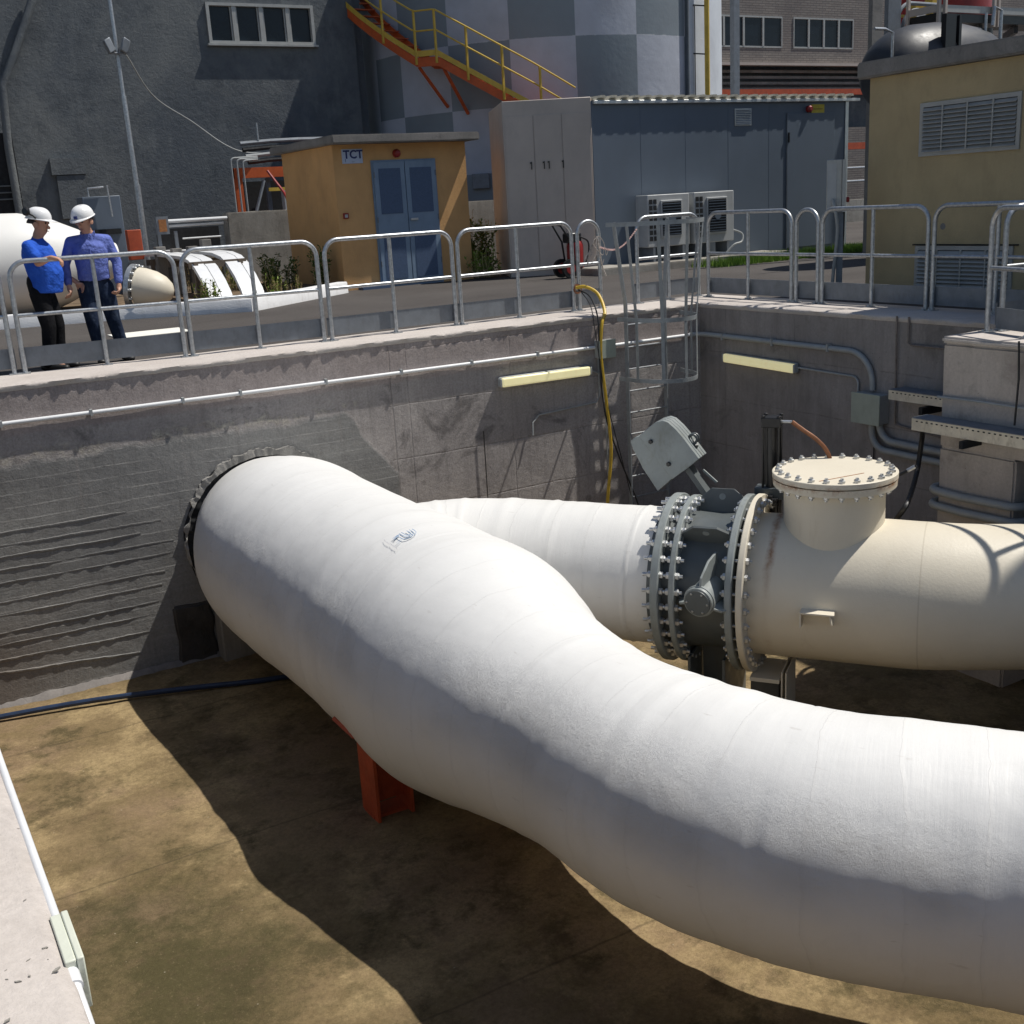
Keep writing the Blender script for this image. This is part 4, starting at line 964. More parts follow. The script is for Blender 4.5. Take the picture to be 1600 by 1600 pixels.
# hose on pit floor
tag(MB().tube(spline([(-.2, 11.35, ZF + .05), (.62, 11.25, ZF + .05), (1.49, 11.07, ZF + .05), (2.35, 10.76, ZF + .05), (3.06, 10.50, ZF + .04), (4.2, 10.2, ZF + .04)], 8), .028, 10).build('floor_hose', 'bluehose'), 'dark blue hose lying on the pit floor along the foot of the wall', 'hose')
tag(MB().tube([(6.3, YA - .03, -3.0), (6.3, YA - .03, -1.2)], .006, 5).build('cable', 'rubber'), 'thin dark line of cable on the long wall above the white pipe leg', 'cable')

# near box and conduit on the left wall face
t = thing('junction_box', 'small cream box fixed to the near left edge of the pit', 'junction box', (XL, 2.24, -.05))
MB().box((XL + .006, 2.145, -.115), (XL + .028, 2.33, -.002)).build('box', 'jboxcream', t, bevel=.003)
MB().box((XL + .0285, 2.143, -.118), (XL + .043, 2.332, .0)).build('lid', 'jboxcream', t, bevel=.003)
tag(MB().tube([(XL + .019, 2.335, -.02), (XL + .015, 3.2, -.016), (XL + .013, 5.2, -.016), (XL + .013, 11.3, -.016)], .0105, 12).build('conduit', 'pvcw'), 'white conduit along the near left pit edge, above the small cream box', 'conduit')
m0 = MB().tube([(XL + .014, 2.15, -.03), (XL + .014, 2.12, -.031), (XL + .014, 2.07, -.036), (XL + .014, 1.2, -.036)], .012, 12)
m0.tube([(XL + .014, 2.15, -.03), (XL + .014, 2.10, -.032)], .016, 14)
tag(m0.build('conduit', 'pvcw'), 'white conduit below the small cream box at the bottom left corner', 'conduit')

# ------------------------------------------------------------------ far side of the road
kb = MB()
def kerb_run(pts, w=.22, h=.17):
    m0 = MB(); n = len(pts); P = [Vector((x, y, 0)) for x, y in pts]; vs = []
    for i, p in enumerate(P):
        t = (P[min(i + 1, n - 1)] - P[max(i - 1, 0)]).normalized(); nn = Vector((-t.y, t.x, 0))
        for o_, z_ in ((0, DZ - .02), (.01, h - .02), (.025, h), (w, h), (w, DZ - .02)): vs.append(p + nn * o_ + ZZ * z_)
    fs = []
    for i in range(n - 1):
        for k in range(4): fs.append((i * 5 + k, i * 5 + 5 + k, i * 5 + 6 + k, i * 5 + 1 + k))
    fs += [(4, 3, 2, 1, 0), tuple((n - 1) * 5 + k for k in range(5))]
    m0.add(vs, [f[::-1] for f in fs]); return m0
def sub(pts, n=10, amp=.01):
    out = []
    for a, b_ in zip(pts, pts[1:]):
        for i in range(n):
            u = i / n; x = a[0] + (b_[0] - a[0]) * u; y = a[1] + (b_[1] - a[1]) * u; out.append((x, y + amp * noise.noise(Vector((x * 2, y, 0)))))
    return out + [pts[-1]]
struct(kerb_run(sub([(-6, 19.2), (2.06, 18.75), (3.8, 18.35), (5.55, 17.45)])).build('kerb', 'whitekerb'))
struct(kerb_run(sub([(5.62, 17.5), (8.0, 19.45)]), .2, .17).build('kerb', 'whitekerb'))
g = MB()
def soil(u, v):
    x = -8 + u * 16.2; y = 18.6 + v * 11
    if y < 19.3 - .35 * max(0, min(1, (x - 3.5) / 2)) * 1: pass
    return (x, y, .06 + .05 * noise.noise(Vector((x, y, 0))) + .03 * noise.noise(Vector((x * 4, y * 4, 0))))
poly = [(-6, 19.3), (2.06, 18.9), (3.8, 18.5), (5.6, 17.62), (7.95, 19.6), (8.1, 22), (8.1, 29.9), (-20, 29.9), (-20, 19.3)]
g.add([(x, y, .05) for x, y in poly], [tuple(range(len(poly)))])
struct(g.build('dirt_ground', 'soil', smooth=0))
tag(MB().box((3.05, 15.25, DZ + .004), (4.0, 15.95, DZ + .012)).build('white_plate', 'whiteroad'), 'small white rectangular plate lying on the road behind the man in jeans', 'plate')
# ochre shed
sh = thing('brick_shed', 'small ochre rendered hut with blue double door and flat concrete roof', 'shed', (9.5, 20, DZ))
MB().box((8.15, 19.96, DZ - .05), (10.86, 22.62, 2.55)).build('walls', 'shedorange', sh)
sb = rough_box((8.02, 19.60, 2.552), (11.0, 22.95, 2.70), 8, .01); sb.build('roof_slab', 'slab', sh, smooth=30)
dr = MB().box((8.87, 19.93, DZ), (10.19, 19.958, 2.26)).build('door_frame', 'bluedoor', sh)
for x0, x1 in ((8.90, 9.52), (9.535, 10.16)):
    d_ = MB().box((x0, 19.90, .02), (x1, 19.929, 2.23)).build('door', 'bluedoor', sh, bevel=.004)
    MB().box((x0 + .09, 19.893, 1.30), (x1 - .09, 19.899, 2.11)).build('grille', 'bluegrille', d_)
    MB().box((x0 + .09, 19.893, .12), (x1 - .09, 19.899, .92)).build('grille', 'bluegrille', d_)
    for hz_ in (.35, 1.15, 1.95): MB().cyl(((x0 if x0 < 9.2 else x1) , 19.893, hz_), ((x0 if x0 < 9.2 else x1), 19.893, hz_ + .10), .012, 8).build('hinge', 'galvdull', d_)
    if x0 > 9.5: MB().box((x0 + .03, 19.86, 1.16), (x0 + .18, 19.892, 1.20)).build('handle', 'lead', d_, bevel=.004)
sg = MB().box((8.32, 19.94, 2.22), (8.72, 19.957, 2.47)).build('sign_plate', 'sign', sh, bevel=.003)
text_mesh('sign_letters', 'TCT', .20, 'navy', sh, (8.345, 19.937, 2.31), (1, 0, 0), (0, 0, 1), .001, .006)
text_mesh('sign_small_letters', 'I     ...', .08, 'navy', sh, (8.37, 19.937, 2.245), (1, 0, 0), (0, 0, 1), .001)
MB().lathe((9.40, 19.955, 2.37), (0, -1, 0), [(0, .075), (.05, .075), (.09, .05), (.10, .02)], 20).build('alarm_sounder', 'redbright', sh)
cp = MB().box((8.24, 19.92, 1.26), (8.34, 19.957, 1.36)).build('call_point', 'redbright', sh, bevel=.004)
MB().box((8.262, 19.914, 1.28), (8.318, 19.919, 1.335)).build('glass', 'acbody', cp)
tag(MB().box((8.40, 19.7, DZ), (8.95, 19.93, DZ + .05)).build('blue_mat', 'bluegrille'), 'low blue slab on the ground in front of the hut left of its door', 'slab')
# metal plant container
ct = thing('plant_container', 'large grey metal plant container with beige angled end and ribbed roof', 'container', (15, 19, DZ))
A = (11.30, 19.24); B = (12.78, 18.46); C_ = (19.45, 18.46); D_ = (19.45, 21.4); E_ = (12.4, 21.9)
MB().prism([(12.78, 18.46, DZ), (19.45, 18.46, DZ), (19.45, 21.4, DZ), (12.78, 21.4, DZ)], (0, 0, 3.15)).build('wall', 'panelgrey', ct, bevel=.01)
MB().prism([(A[0], A[1], DZ), (12.777, 18.462, DZ), (12.777, 21.3, DZ), (12.3, 21.5, DZ)], (0, 0, 3.22)).build('cabinet_end', 'cabinet', ct, bevel=.012)
va = Vector((A[0], A[1], 0)); vb = Vector((12.777, 18.462, 0)); dd = (vb - va).normalized(); nn = Vector((dd.y, -dd.x, 0)); Ld = (vb - va).length
for f0, f1 in ((.02, .335), (.345, .655), (.665, .98)):
    d_ = MB().obox(va + dd * Ld * (f0 + f1) / 2 + nn * .006 + ZZ * 1.5, dd * Ld * (f1 - f0) / 2, nn * .008, ZZ * 1.42).build('cabinet_door', 'cabinet', ct, bevel=.004)
    for k in ((.30,) if f0 < .1 else ((.36, .42) if f0 < .5 else (.69,))): pass
for f in (.30, .445, .50, .66): 
    m0 = MB().obox(va + dd * Ld * f + nn * .02 + ZZ * 2.02, dd * .008, nn * .014, ZZ * .07); m0.obox(va + dd * (Ld * f - .014) + nn * .02 + ZZ * 2.07, dd * .014, nn * .012, ZZ * .012); m0.build('door_handle', 'black', ct)
MB().box((12.80, 18.38, 3.055), (19.75, 18.452, 3.115)).build('gutter', 'lead', ct, bevel=.006)
MB().box((12.80, 18.42, 3.122), (19.5, 21.4, 3.16)).build('roof', 'roofrib', ct)
m0 = MB(); x = 12.9
while x < 19.5:
    m0.prism([(x, 18.36, 3.161), (x + .16, 18.36, 3.161), (x + .13, 18.36, 3.205), (x + .03, 18.36, 3.205)], (0, 3.0, 0)); x += .27
m0.build('roof_ribs', 'roofrib', ct, smooth=0)
v_ = MB().box((16.27, 18.44, 2.61), (16.71, 18.458, 2.94)).build('vent', 'lead', ct, bevel=.003)
m0 = MB()
for i in range(9): m0.box((16.30, 18.425, 2.635 + i * .033), (16.68, 18.438, 2.648 + i * .033))
m0.build('vent_slats', 'bluegrille', v_)
d_ = MB().box((17.70, 18.435, .10), (19.05, 18.457, 2.83)).build('door', 'panelgrey', ct, bevel=.005)
MB().box((17.688, 18.435, .08), (17.697, 18.455, 2.84)).build('door_gap', 'galvdull', d_)
MB().box((17.71, 18.41, 2.25), (17.74, 18.434, 2.45)).build('hinge', 'black', d_)
m0 = MB()
for x in (13.9, 15.0, 16.1, 17.2, 18.4): m0.box((x, 18.457, .1), (x + .005, 18.4588, 3.05))
m0.build('panel_joints', 'panelgrey', ct)
MB().box((19.38, 18.44, DZ), (19.47, 18.457, 3.05)).build('corner_trim', 'lead', ct)
MB().lathe((18.30, 18.457, 2.91), (0, -1, 0), [(0, .07), (.06, .07), (.10, .04)], 18).build('alarm_sounder', 'redbright', ct)
MB().box((18.38, 18.44, 2.83), (18.75, 18.456, 3.0)).build('warning_plate', 'signyellow', ct)
MB().box((18.40, 18.4395, 2.90), (18.70, 18.4397, 2.915)).build('sign_line', 'rust', ct)
tag(rough_box((12.2, 17.55, DZ - .02), (17.0, 18.44, .10), 12, .008).build('concrete_plinth', 'oldconc', smooth=40), 'low concrete plinth under the two air conditioners', 'plinth')
for k, x in enumerate((13.68, 14.82)):
    ac = thing('air_conditioner', ('left' if k == 0 else 'right') + ' of two white outdoor air conditioner units against the grey container', 'air conditioner', (x, 18.2, .1), 'air conditioners on the plinth')
    MB().box((x, 18.0, .38), (x + 1.02, 18.38, 1.36)).build('casing', 'acbody', ac, bevel=.015)
    m0 = MB()
    for i in range(2):
        for j in range(7): m0.box((x + .04 + i * .10, 17.992, .50 + j * .115), (x + .115 + i * .10, 17.999, .585 + j * .115))
    m0.build('side_grille', 'dark', ac)
    MB().box((x + .30, 17.965, .55), (x + .82, 17.998, 1.25)).build('fan_guard', 'acbody', ac, bevel=.01)
    m0 = MB().box((x + .335, 17.955, .585), (x + .785, 17.964, 1.215)); m0.build('fan_opening', 'dark', ac)
    m0 = MB()
    for i in range(12): m0.box((x + .335, 17.945, .60 + i * .052), (x + .785, 17.953, .612 + i * .052))
    m0.lathe((x + .56, 17.95, .90), (0, -1, 0), [(0, .08), (.01, .08)], 16)
    m0.build('fan_grille', 'panelgrey', ac)
    for xx in (x + .12, x + .84): MB().box((xx, 18.0, .10), (xx + .06, 18.36, .379)).build('foot', 'galvdull', ac)
tag(MB().tube(spline([(15.86, 18.1, .6), (16.05, 18.0, .5), (16.0, 17.95, .35), (15.8, 17.95, .3), (15.6, 18.0, .12)], 6), .02, 8).build('hose', 'pvc'), 'short pipe curl at the right side of the air conditioners', 'hose')
# extinguisher trolley
et = thing('fire_extinguisher_trolley', 'red wheeled fire extinguisher with black handle in front of the beige container end', 'extinguisher', (11.75, 17.9, DZ))
tx, ty = 11.78, 17.85
MB().lathe((tx + .10, ty, .12), ZZ, [(0, .10), (.02, .15), (.42, .155), (.50, .13), (.56, .06), (.60, .05)], 24).build('cylinder', 'redbright', et)
for s in (-.18, .12): 
    w_ = MB().lathe((tx - .12, ty + s, .15), (0, 1, 0), [(0, .12), (.0, .17), (.06, .17), (.06, .12)], 28).build('wheel', 'rubber', et); MB().lathe((tx - .12, ty + s - .005, .15), (0, 1, 0), [(0, .1), (.07, .1)], 20).build('rim', 'redbright', w_)
m0 = MB(); m0.tube([(tx - .02, ty - .16, .2), (tx - .08, ty - .16, .62), (tx - .28, ty - .12, .92), (tx - .30, ty + .12, .93), (tx - .08, ty + .16, .62), (tx - .02, ty + .16, .2)], .018, 8); m0.build('handle_frame', 'black', et)
MB().box((tx - .10, ty - .12, .60), (tx + .18, ty + .12, .78)).build('valve_head', 'black', et, bevel=.03)
MB().tube(spline([(tx + .1, ty - .1, .72), (tx + .3, ty - .14, .6), (tx + .26, ty - .16, .3), (tx + .1, ty - .17, .15)], 6), .016, 8).build('hose', 'rubber', et)
# tan building
tb = thing('tan_building', 'tan rendered plant room with grey concrete roof edge and two louvres', 'building', (13, 8, DZ))
MB().box((11.82, 1.0, DZ - .05), (16.2, 10.84, 2.64)).build('walls', 'yellowwall', tb)
rough_box((11.70, .9, 2.642), (16.3, 10.96, 2.84), 16, .012).build('roof_slab', 'slab', tb, smooth=30)
def louvre(y0, y1, z0, z1, n):
    f = MB(); t_ = .05
    f.box((11.795, y0, z0), (11.818, y1, z0 + t_)); f.box((11.795, y0, z1 - t_), (11.818, y1, z1)); f.box((11.795, y0, z0 + t_), (11.818, y0 + t_, z1 - t_)); f.box((11.795, y1 - t_, z0 + t_), (11.818, y1, z1 - t_))
    o = f.build('louvre_frame', 'winframe', tb)
    MB().box((11.808, y0 + t_, z0 + t_), (11.8175, y1 - t_, z1 - t_)).build('dark_backing', simple('louvre_shadow', (.06, .06, .065), .8), o)
    m0 = MB(); h = (z1 - z0 - 2 * t_) / n
    for i in range(n):
        z = z0 + t_ + h * i
        m0.prism([(11.772, y0 + t_, z), (11.807, y0 + t_, z + h * .80), (11.807, y0 + t_, z + h * .70), (11.775, y0 + t_, z - .006)], (0, y1 - y0 - 2 * t_, 0))
    for k in (.25, .5, .75): yy = y0 + (y1 - y0) * k; m0.box((11.770, yy - .009, z0 + t_), (11.79, yy + .009, z1 - t_))
    m0.build('slats', 'winframe', o, smooth=0)
louvre(8.62, 10.02, 1.64, 2.26, 11); louvre(8.62, 10.02, -.02, .57, 10)
MB().box((11.79, 8.56, .575), (11.819, 10.06, .59)).build('drip_strip', 'dark', tb)
MB().lathe((11.822, 8.98 + .65, .80), (-1, 0, 0), [(0, .05), (.004, .03)], 12).build('core_hole', 'slab', tb)
MB().box((11.83, -6, 2.85), (16.2, 8.28, 5.0)).build('shade_block_low', 'yellowwall', tb)  # unseen block added to cast the shadow on the pit edge
MB().box((11.84, -6, 5.01), (16.1, 3.75, 8.2)).build('shade_block_high', 'yellowwall', tb)  # taller unseen block, shaped to shade the far end of the cream pipe
# black pressure vessel on the roof behind
vl = thing('black_vessel', 'black domed pressure vessel lying behind the tan building roof', 'tank', (17.5, 14.5, 2.9))
tv = Vector((17.45, 14.5, 3.15)); 
MB().lathe(tv - Vector((1.55, 0, 0)), (1, 0, 0), [(0, .02), (.03, .22), (.10, .40), (.24, .56), (.48, .69), (.85, .78), (1.35, .825), (1.9, .82), (2.4, .76), (2.75, .64), (2.98, .46), (3.08, .25), (3.12, .02)], 64).build('shell', simple('satin_black_paint', (.035, .037, .042), .48, 0, .2, 3), vl, smooth=60)
MB().box((16.75, 13.75, 3.45), (17.0, 13.85, 4.00)).build('lug', 'black', vl); MB().box((17.08, 13.75, 3.5), (17.14, 14.05, 3.98)).build('lug', 'black', vl)
MB().cyl((18.3, 14.2, 3.6), (18.3, 14.2, 3.85), .14, 20).build('nozzle', 'black', vl)
MB().tube([(15.98, 14.2, 2.6), (15.98, 14.2, 3.75), (15.8, 14.2, 3.8), (15.55, 14.2, 3.8)], .025, 8).build('riser_pipe', 'galv', vl)
MB().tube([(18.6, 14.1, 3.2), (18.6, 14.1, 4.15), (18.42, 14.1, 4.2), (18.38, 14.1, 3.9)], .03, 8).build('vent_pipe', 'galv', vl)
MB().tube([(18.2, 14.1, 3.7), (18.2, 14.1, 4.1)], .025, 8).build('vent_pipe', 'galv', vl)
vl2 = MB().lathe((19.9, 14.7, 3.2), (1, 0, 0), [(0, .02), (.05, .3), (.25, .55), (.5, .62), (2, .62)], 40).build('black_vessel', 'black'); tag(vl2, 'second black vessel half hidden at the right edge behind the tan roof', 'tank')
tag(MB().box((17.4, 14.2, DZ), (22, 14.9, 2.5)).build('vessel_plinth', 'slab'), 'concrete plinth carrying the black vessels behind the tan building', 'plinth')
# platform with beige rails
pf = thing('steel_platform', 'raised steel platform with beige guard rails and dark grating at the top right', 'platform', (20, 17, 3))
xq, yq, zq = ony(1465, 14, 16.0)
yb_ = onx(1417, 23, xq).y
MB().box((xq + .02, 16.02, zq - .22), (xq + 9, yb_, zq - .06)).build('deck', 'black', pf)
MB().box((xq - .02, 15.98, zq - .05), (xq + 9, 16.02, zq + .08)).build('edge_board', 'winframe', pf); MB().box((xq - .02, 16.021, zq - .05), (xq + .02, yb_, zq + .08)).build('edge_board', 'cabinet', pf)
for x, y in ((xq, 16.0), (xq, yb_), (xq + .12, 15.95), (xq + 1.55, 15.95), (xq + 1.68, 15.95), (xq + 3.2, 15.95)):
    MB().box((x - .03, y - .06, zq - .3), (x + .03, y, zq + 1.2)).build('post', 'cabinet', pf)
for zz in (.55, 1.1): MB().box((xq, 15.90, zq + zz), (xq + 9, 15.935, zq + zz + .05)).build('rail', 'cabinet', pf)
MB().box((xq + 1.4, 17.3, zq), (xq + 1.6, 17.5, zq + 1.6)).build('orange_post', 'yellow', pf)
for z_ in (.12, .3): MB().box((xq + .6, 17.6, zq + z_), (xq + 1.9, 17.63, zq + z_ + .05)).build('yellow_bar', 'yellow', pf)
rt = MB().cyl((xq + 3.2, 18.6, zq + .1), (xq + 3.2, 18.6, zq + 2.5), 1.1, 32).build('red_tank', 'redbright'); tag(rt, 'red painted round tank behind the beige guard rails at the top right', 'tank')
for i in range(6):
    MB().bar((xq + .3 + i * 1.1, 16.1, zq - .3), (xq + .8 + i * 1.1, yb_, zq - .35), .08, .14).build('beam', 'black', pf)
# concrete column and conduits left of the vessel
tag(MB().box((17.46, 16.0, DZ), (17.72, 16.1, 7)).build('concrete_post', 'slab'), 'grey concrete post rising behind the tan building roof', 'post')
tag(MB().box((18.55, 16.6, DZ), (18.9, 16.7, 7)).build('duct', 'galvdull'), 'wide grey duct right of the concrete post at the top right', 'duct')
for k in range(3):
    x = 19.12 + k * .17
    tag(MB().tube([(x, 16.9, 2), (x, 16.9, 4.35 - k * .12)] + arc((x + .4, 16.9, 4.35 - k * .12), .4, pi, pi / 2, (1, 0, 0), ZZ, 6) + [(x + 1.4, 17.1, 4.78 - k * .12)], .04, 8).build('bent_conduit', 'galvdull'), ['left', 'middle', 'right'][k] + ' of three grey conduits bending over beside the concrete post', 'conduit')
# control cabinet on post
cc_ = thing('control_cabinet', 'narrow grey control cabinet on a post with a pale front panel beside the railing', 'cabinet', (11.2, 11.5, DZ))
pc = onz(1302, 462, 0.0)
n2 = Vector((.88, -.47, 0)); 
cl = onz(1303, 458, 0); sx, sy = cl.x, cl.y
vdir = Vector((cl.x, cl.y, 0)).normalized(); rdir = Vector((vdir.y, -vdir.x, 0))
zt = ony(1300, 250, cl.y).z; zb = ony(1300, 332, cl.y).z
MB().obox(Vector((cl.x, cl.y, (zt + zb) / 2)) - rdir * .02, rdir * .095 , vdir * .05, ZZ * (zt - zb) / 2).build('case', 'winframe', cc_, bevel=.006)
MB().obox(Vector((cl.x, cl.y, (zt + zb) / 2)) - rdir * .05 - vdir * .054, rdir * .055, vdir * .003, ZZ * (zt - zb) * .43).build('panel', 'acbody', cc_)
MB().obox(Vector((cl.x, cl.y, (zt + zb) / 2)) + rdir * .10, rdir * .022, vdir * .09, ZZ * (zt - zb) / 2).build('side_channel', 'winframe', cc_)
MB().obox(Vector((cl.x, cl.y, (zb + DZ) / 2)) + rdir * .06, rdir * .04, vdir * .03, ZZ * (zb - DZ) / 2).build('post', 'galvdull', cc_)
MB().tube(spline([Vector((cl.x, cl.y, zb + .16)) - rdir * .04 - vdir * .08, Vector((cl.x, cl.y, zb + .02)) - rdir * .0 - vdir * .12, Vector((cl.x, cl.y, zb - .25)) + rdir * .03 - vdir * .08, Vector((cl.x, cl.y, .3)) - rdir * .01 - vdir * .06, Vector((cl.x, cl.y, DZ)) - rdir * .03 - vdir * .05], 6), .022, 8).build('cable', 'pvc', cc_)
MB().tube(spline([Vector((cl.x, cl.y, zb)) + rdir * .11, Vector((cl.x, cl.y, .6)) + rdir * .10, Vector((cl.x, cl.y, .3)) + rdir * .05], 6), .010, 8).build('cable', 'rubber', cc_)
MB().lathe(Vector((cl.x, cl.y, zb + .15)) + rdir * .13 - vdir * .03, rdir, [(0, .03), (.03, .035), (.04, .02)], 14).build('red_knob', 'redbright', cc_)
# grey building with the ribbon window
gb = thing('grey_building', 'tall dark grey rendered building with ribbon window behind the men', 'building', (3, 31, DZ))
def gw(x0, x1, z0, z1): return MB().box((x0, 30, z0), (x1, 31, z1))
gw(-30, 9.22, DZ, 16).build('wall', 'greywall', gb); gw(12.06, 13.2, DZ, 16).build('wall', 'greywall', gb); gw(9.2205, 12.0595, 6.60, 16).build('wall', 'greywall', gb); gw(9.2205, 12.0595, DZ, 5.62).build('wall', 'greywall', gb)
MB().box((13.201, 30.2, DZ), (13.5, 40, 16)).build('side_wall', 'greywall', gb)
wf = MB(); fx0, fx1, fz0, fz1 = 9.225, 12.055, 5.63, 6.59
wf.box((fx0, 29.93, fz0), (fx1, 30.1, fz0 + .07)); wf.box((fx0, 29.93, fz1 - .07), (fx1, 30.1, fz1))
wf.box((fx0, 29.93, fz0 + .07), (fx0 + .08, 30.1, fz1 - .07)); wf.box((fx1 - .08, 29.93, fz0 + .07), (fx1, 30.1, fz1 - .07))
for k in (1, 2, 3): xx = fx0 + (fx1 - fx0) * k / 4; wf.box((xx - .05, 29.95, fz0 + .07), (xx + .05, 30.1, fz1 - .07))
wfo = wf.build('window', 'winframe', gb)
for k in range(4):
    a = fx0 + (fx1 - fx0) * k / 4 + .06; b_ = fx0 + (fx1 - fx0) * (k + 1) / 4 - .06
    MB().box((a, 30.04, fz0 + .09), (b_, 30.06, fz1 - .09)).build('pane', 'glass', wfo)
    for q_ in ((a, a + .03), (b_ - .03, b_)): MB().box((q_[0], 29.99, fz0 + .075), (q_[1], 30.035, fz1 - .075)).build('casement_stile', 'winframe', wfo)
MB().box((fx0 - .05, 29.88, fz0 - .05), (fx1 + .05, 30.0, fz0 - .002)).build('sill', 'winframe', gb)
dp = thing('drain_pipe', 'thick dark pipe bending down the grey building at the top left corner', 'pipe', (4.3, 29.8, DZ))
MB().tube([ony(56, -40, 29.8), ony(50, 0, 29.8), ony(22, 88, 29.8), ony(3, 130, 29.8), ony(13, 230, 29.8), ony(30, 330, 29.8), ony(36, 400, 29.8)], .09, 12).build('tube', 'greywall', dp)
MB().box((5.1, 29.9, 1.6), (5.75, 29.998, 2.6)).build('blocked_hatch', 'greywall', gb)
MB().box((5.0, 29.88, 2.62), (5.8, 29.998, 3.0)).build('hatch_lintel', 'greywall', gb)
MB().box((2.8, 29.9, 1.3), (4.25, 29.998, 3.6)).build('dark_opening', 'dark', gb)
m0 = MB()
for z in (2.1, 2.25, 2.4): m0.box((2.8, 29.86, z), (4.25, 29.89, z + .03))
m0.build('opening_bars', 'greywall', gb)
# lamp pole
lp = thing('floodlight_pole', 'tall slim galvanised pole with two floodlights in front of the grey building', 'pole', (6.02, 26, DZ))
MB().cyl((6.04, 26, DZ), (6.04, 26, 2.2), .075, 16).build('lower_pole', 'galv', lp); MB().cyl((6.035, 26, 2.2), (6.02, 26, 4.0), .06, 16).build('middle_pole', 'galv', lp); MB().cyl((6.02, 26, 4.0), (6.0, 26, 8), .045, 14).build('upper_pole', 'galv', lp)
for s in (-1, 1):
    c = Vector((6.01 + s * .16, 25.9, 4.98)); m0 = MB().obox(c, Vector((.07, .03, .04 * -s)), Vector((0, .1, 0)), Vector((s * .05, 0, .13))); m0.build('floodlight', 'galvdull', lp, bevel=.02)
MB().tube([(5.84, 25.9, 4.84), (6.18, 25.9, 4.84)], .02, 8).build('bracket', 'galvdull', lp)
tag(MB().tube(spline([(6.2, 26.0, 4.82), ony(240, 150, 27.5), ony(300, 190, 28), ony(350, 225, 28), ony(385, 238, 28), ony(425, 238, 28)], 8), .014, 6).build('slack_cable', 'pvc'), 'slack pale cable sagging from the floodlight pole to the orange steel frame', 'cable')
# silo
CX, CY, CR = 19.26, 30.41, 5.31
si = thing('silo', 'huge round silo painted in grey checkered squares', 'silo', (CX, CY, DZ))
MB().lathe((CX, CY, DZ), ZZ, [(0, CR), (9.6, CR), (10.2, CR * .9), (10.6, CR * .4)], 160).build('shell', silo_mat(CX, CY), si, smooth=30)
def cylp(az, z, off=0.0): a = radians(az); return Vector((CX + (CR + off) * cos(a), CY + (CR + off) * sin(a), z))
MB().tube([cylp(-68.5, 0, .25), cylp(-68.5, 9.4, .25)], .07, 10).build('yellow_conduit', 'yellow', si)
MB().bar(cylp(-75.5, 0, .02), cylp(-75.5, 9.4, .02), .22, .04, up=(1, 0, 0)).build('shadow_strip', simple('silo_shadow_tone', (.13, .15, .17), .6), si)  # thin dark bar standing for the shadow stripe on the shell
for z in (4.9, 6.1): MB().bar(cylp(-68.5, z, .25), cylp(-71.5, z + .03, 0), .03, .03).build('conduit_bracket', 'dark', si)
MB().tube([cylp(-71.5, z_, .05) for z_ in (6.1, 5.2, 4.0, 2)], .012, 6).build('thin_cable', 'dark', si)
bx = onp(752, 283, cylp(-140, 0, .05), Vector((cos(radians(-140)), sin(radians(-140)), 0)))
MB().obox(bx, Vector((.17, -.20, 0)) * .9, Vector((-.05, -.05, 0)), ZZ * .19).build('switch_box', 'galvdull', si, bevel=.01)
# stairway round the silo
sw = thing('silo_stairway', 'orange stairway with yellow handrails climbing round the checkered silo', 'stairs', cylp(-150, 3, .6))
def stairpt(s, off, dz=0):     # s: 0 top left .. 1 landing left, 2 landing right, 3 bottom
    keys = [(-1.2, -205, 8.4), (0, -178, 6.72), (1, -152.2, 5.06), (1.35, -146.5, 5.04), (3.0, -124.0, 3.60), (3.7, -113, 2.85)]
    for a, b_ in zip(keys, keys[1:]):
        if s <= b_[0]: break
    u = (s - a[0]) / (b_[0] - a[0]); return cylp(a[1] + (b_[1] - a[1]) * u, a[2] + (b_[2] - a[2]) * u + dz, off)
def ribbon(off, z0, z1, s0, s1, th, name, m, n=60):
    vs = []; fs = []
    for i in range(n + 1):
        s = s0 + (s1 - s0) * i / n
        for o_, z_ in ((off, z0), (off + th, z0), (off + th, z1), (off, z1)): vs.append(stairpt(s, o_, z_))
    for i in range(n):
        for k in range(4): fs.append((i * 4 + k, i * 4 + (k + 1) % 4, i * 4 + 4 + (k + 1) % 4, i * 4 + 4 + k))
    fs += [(3, 2, 1, 0), (n * 4, n * 4 + 1, n * 4 + 2, n * 4 + 3)]
    return MB().add(vs, fs).build(name, m, sw, smooth=20)
ribbon(.90, -.26, -.04, -1, 3.6, .02, 'stringer', 'orange'); ribbon(.12, -.26, -.04, -1, 3.6, .02, 'stringer', 'orange')
ribbon(.93, -.02, .12, -1, 3.6, .012, 'toe_strip', 'yellow')
for i in range(34):
    s = -1 + 4.6 * i / 34
    if 1.02 < s < 1.33: continue
    a = stairpt(s, .14, -.05); b_ = stairpt(s, .89, -.05); MB().bar(a, b_, .2, .02).build('tread', 'orange', sw)
MB().prism([stairpt(1.0, .14, -.08), stairpt(1.0, .89, -.08), stairpt(1.36, .89, -.08), stairpt(1.36, .14, -.08)], ZZ * .03).build('landing', 'orange', sw)
for off in (.94,):
    for dz in (1.05, .58):
        MB().tube([stairpt(-1 + 4.6 * i / 70, off, dz) for i in range(71)], .022, 8).build('handrail', 'yellow', sw)
    for s in (-.6, .05, .62, 1.0, 1.34, 1.9, 2.5, 3.1):
        MB().bar(stairpt(s, off, -.20), stairpt(s, off, 1.05), .05, .05).build('post', 'yellow', sw)
for s in (1.0, 1.42): MB().bar(stairpt(s, .85, -.25), stairpt(s + .16, .03, -1.2), .06, .06).build('strut', 'orange', sw)
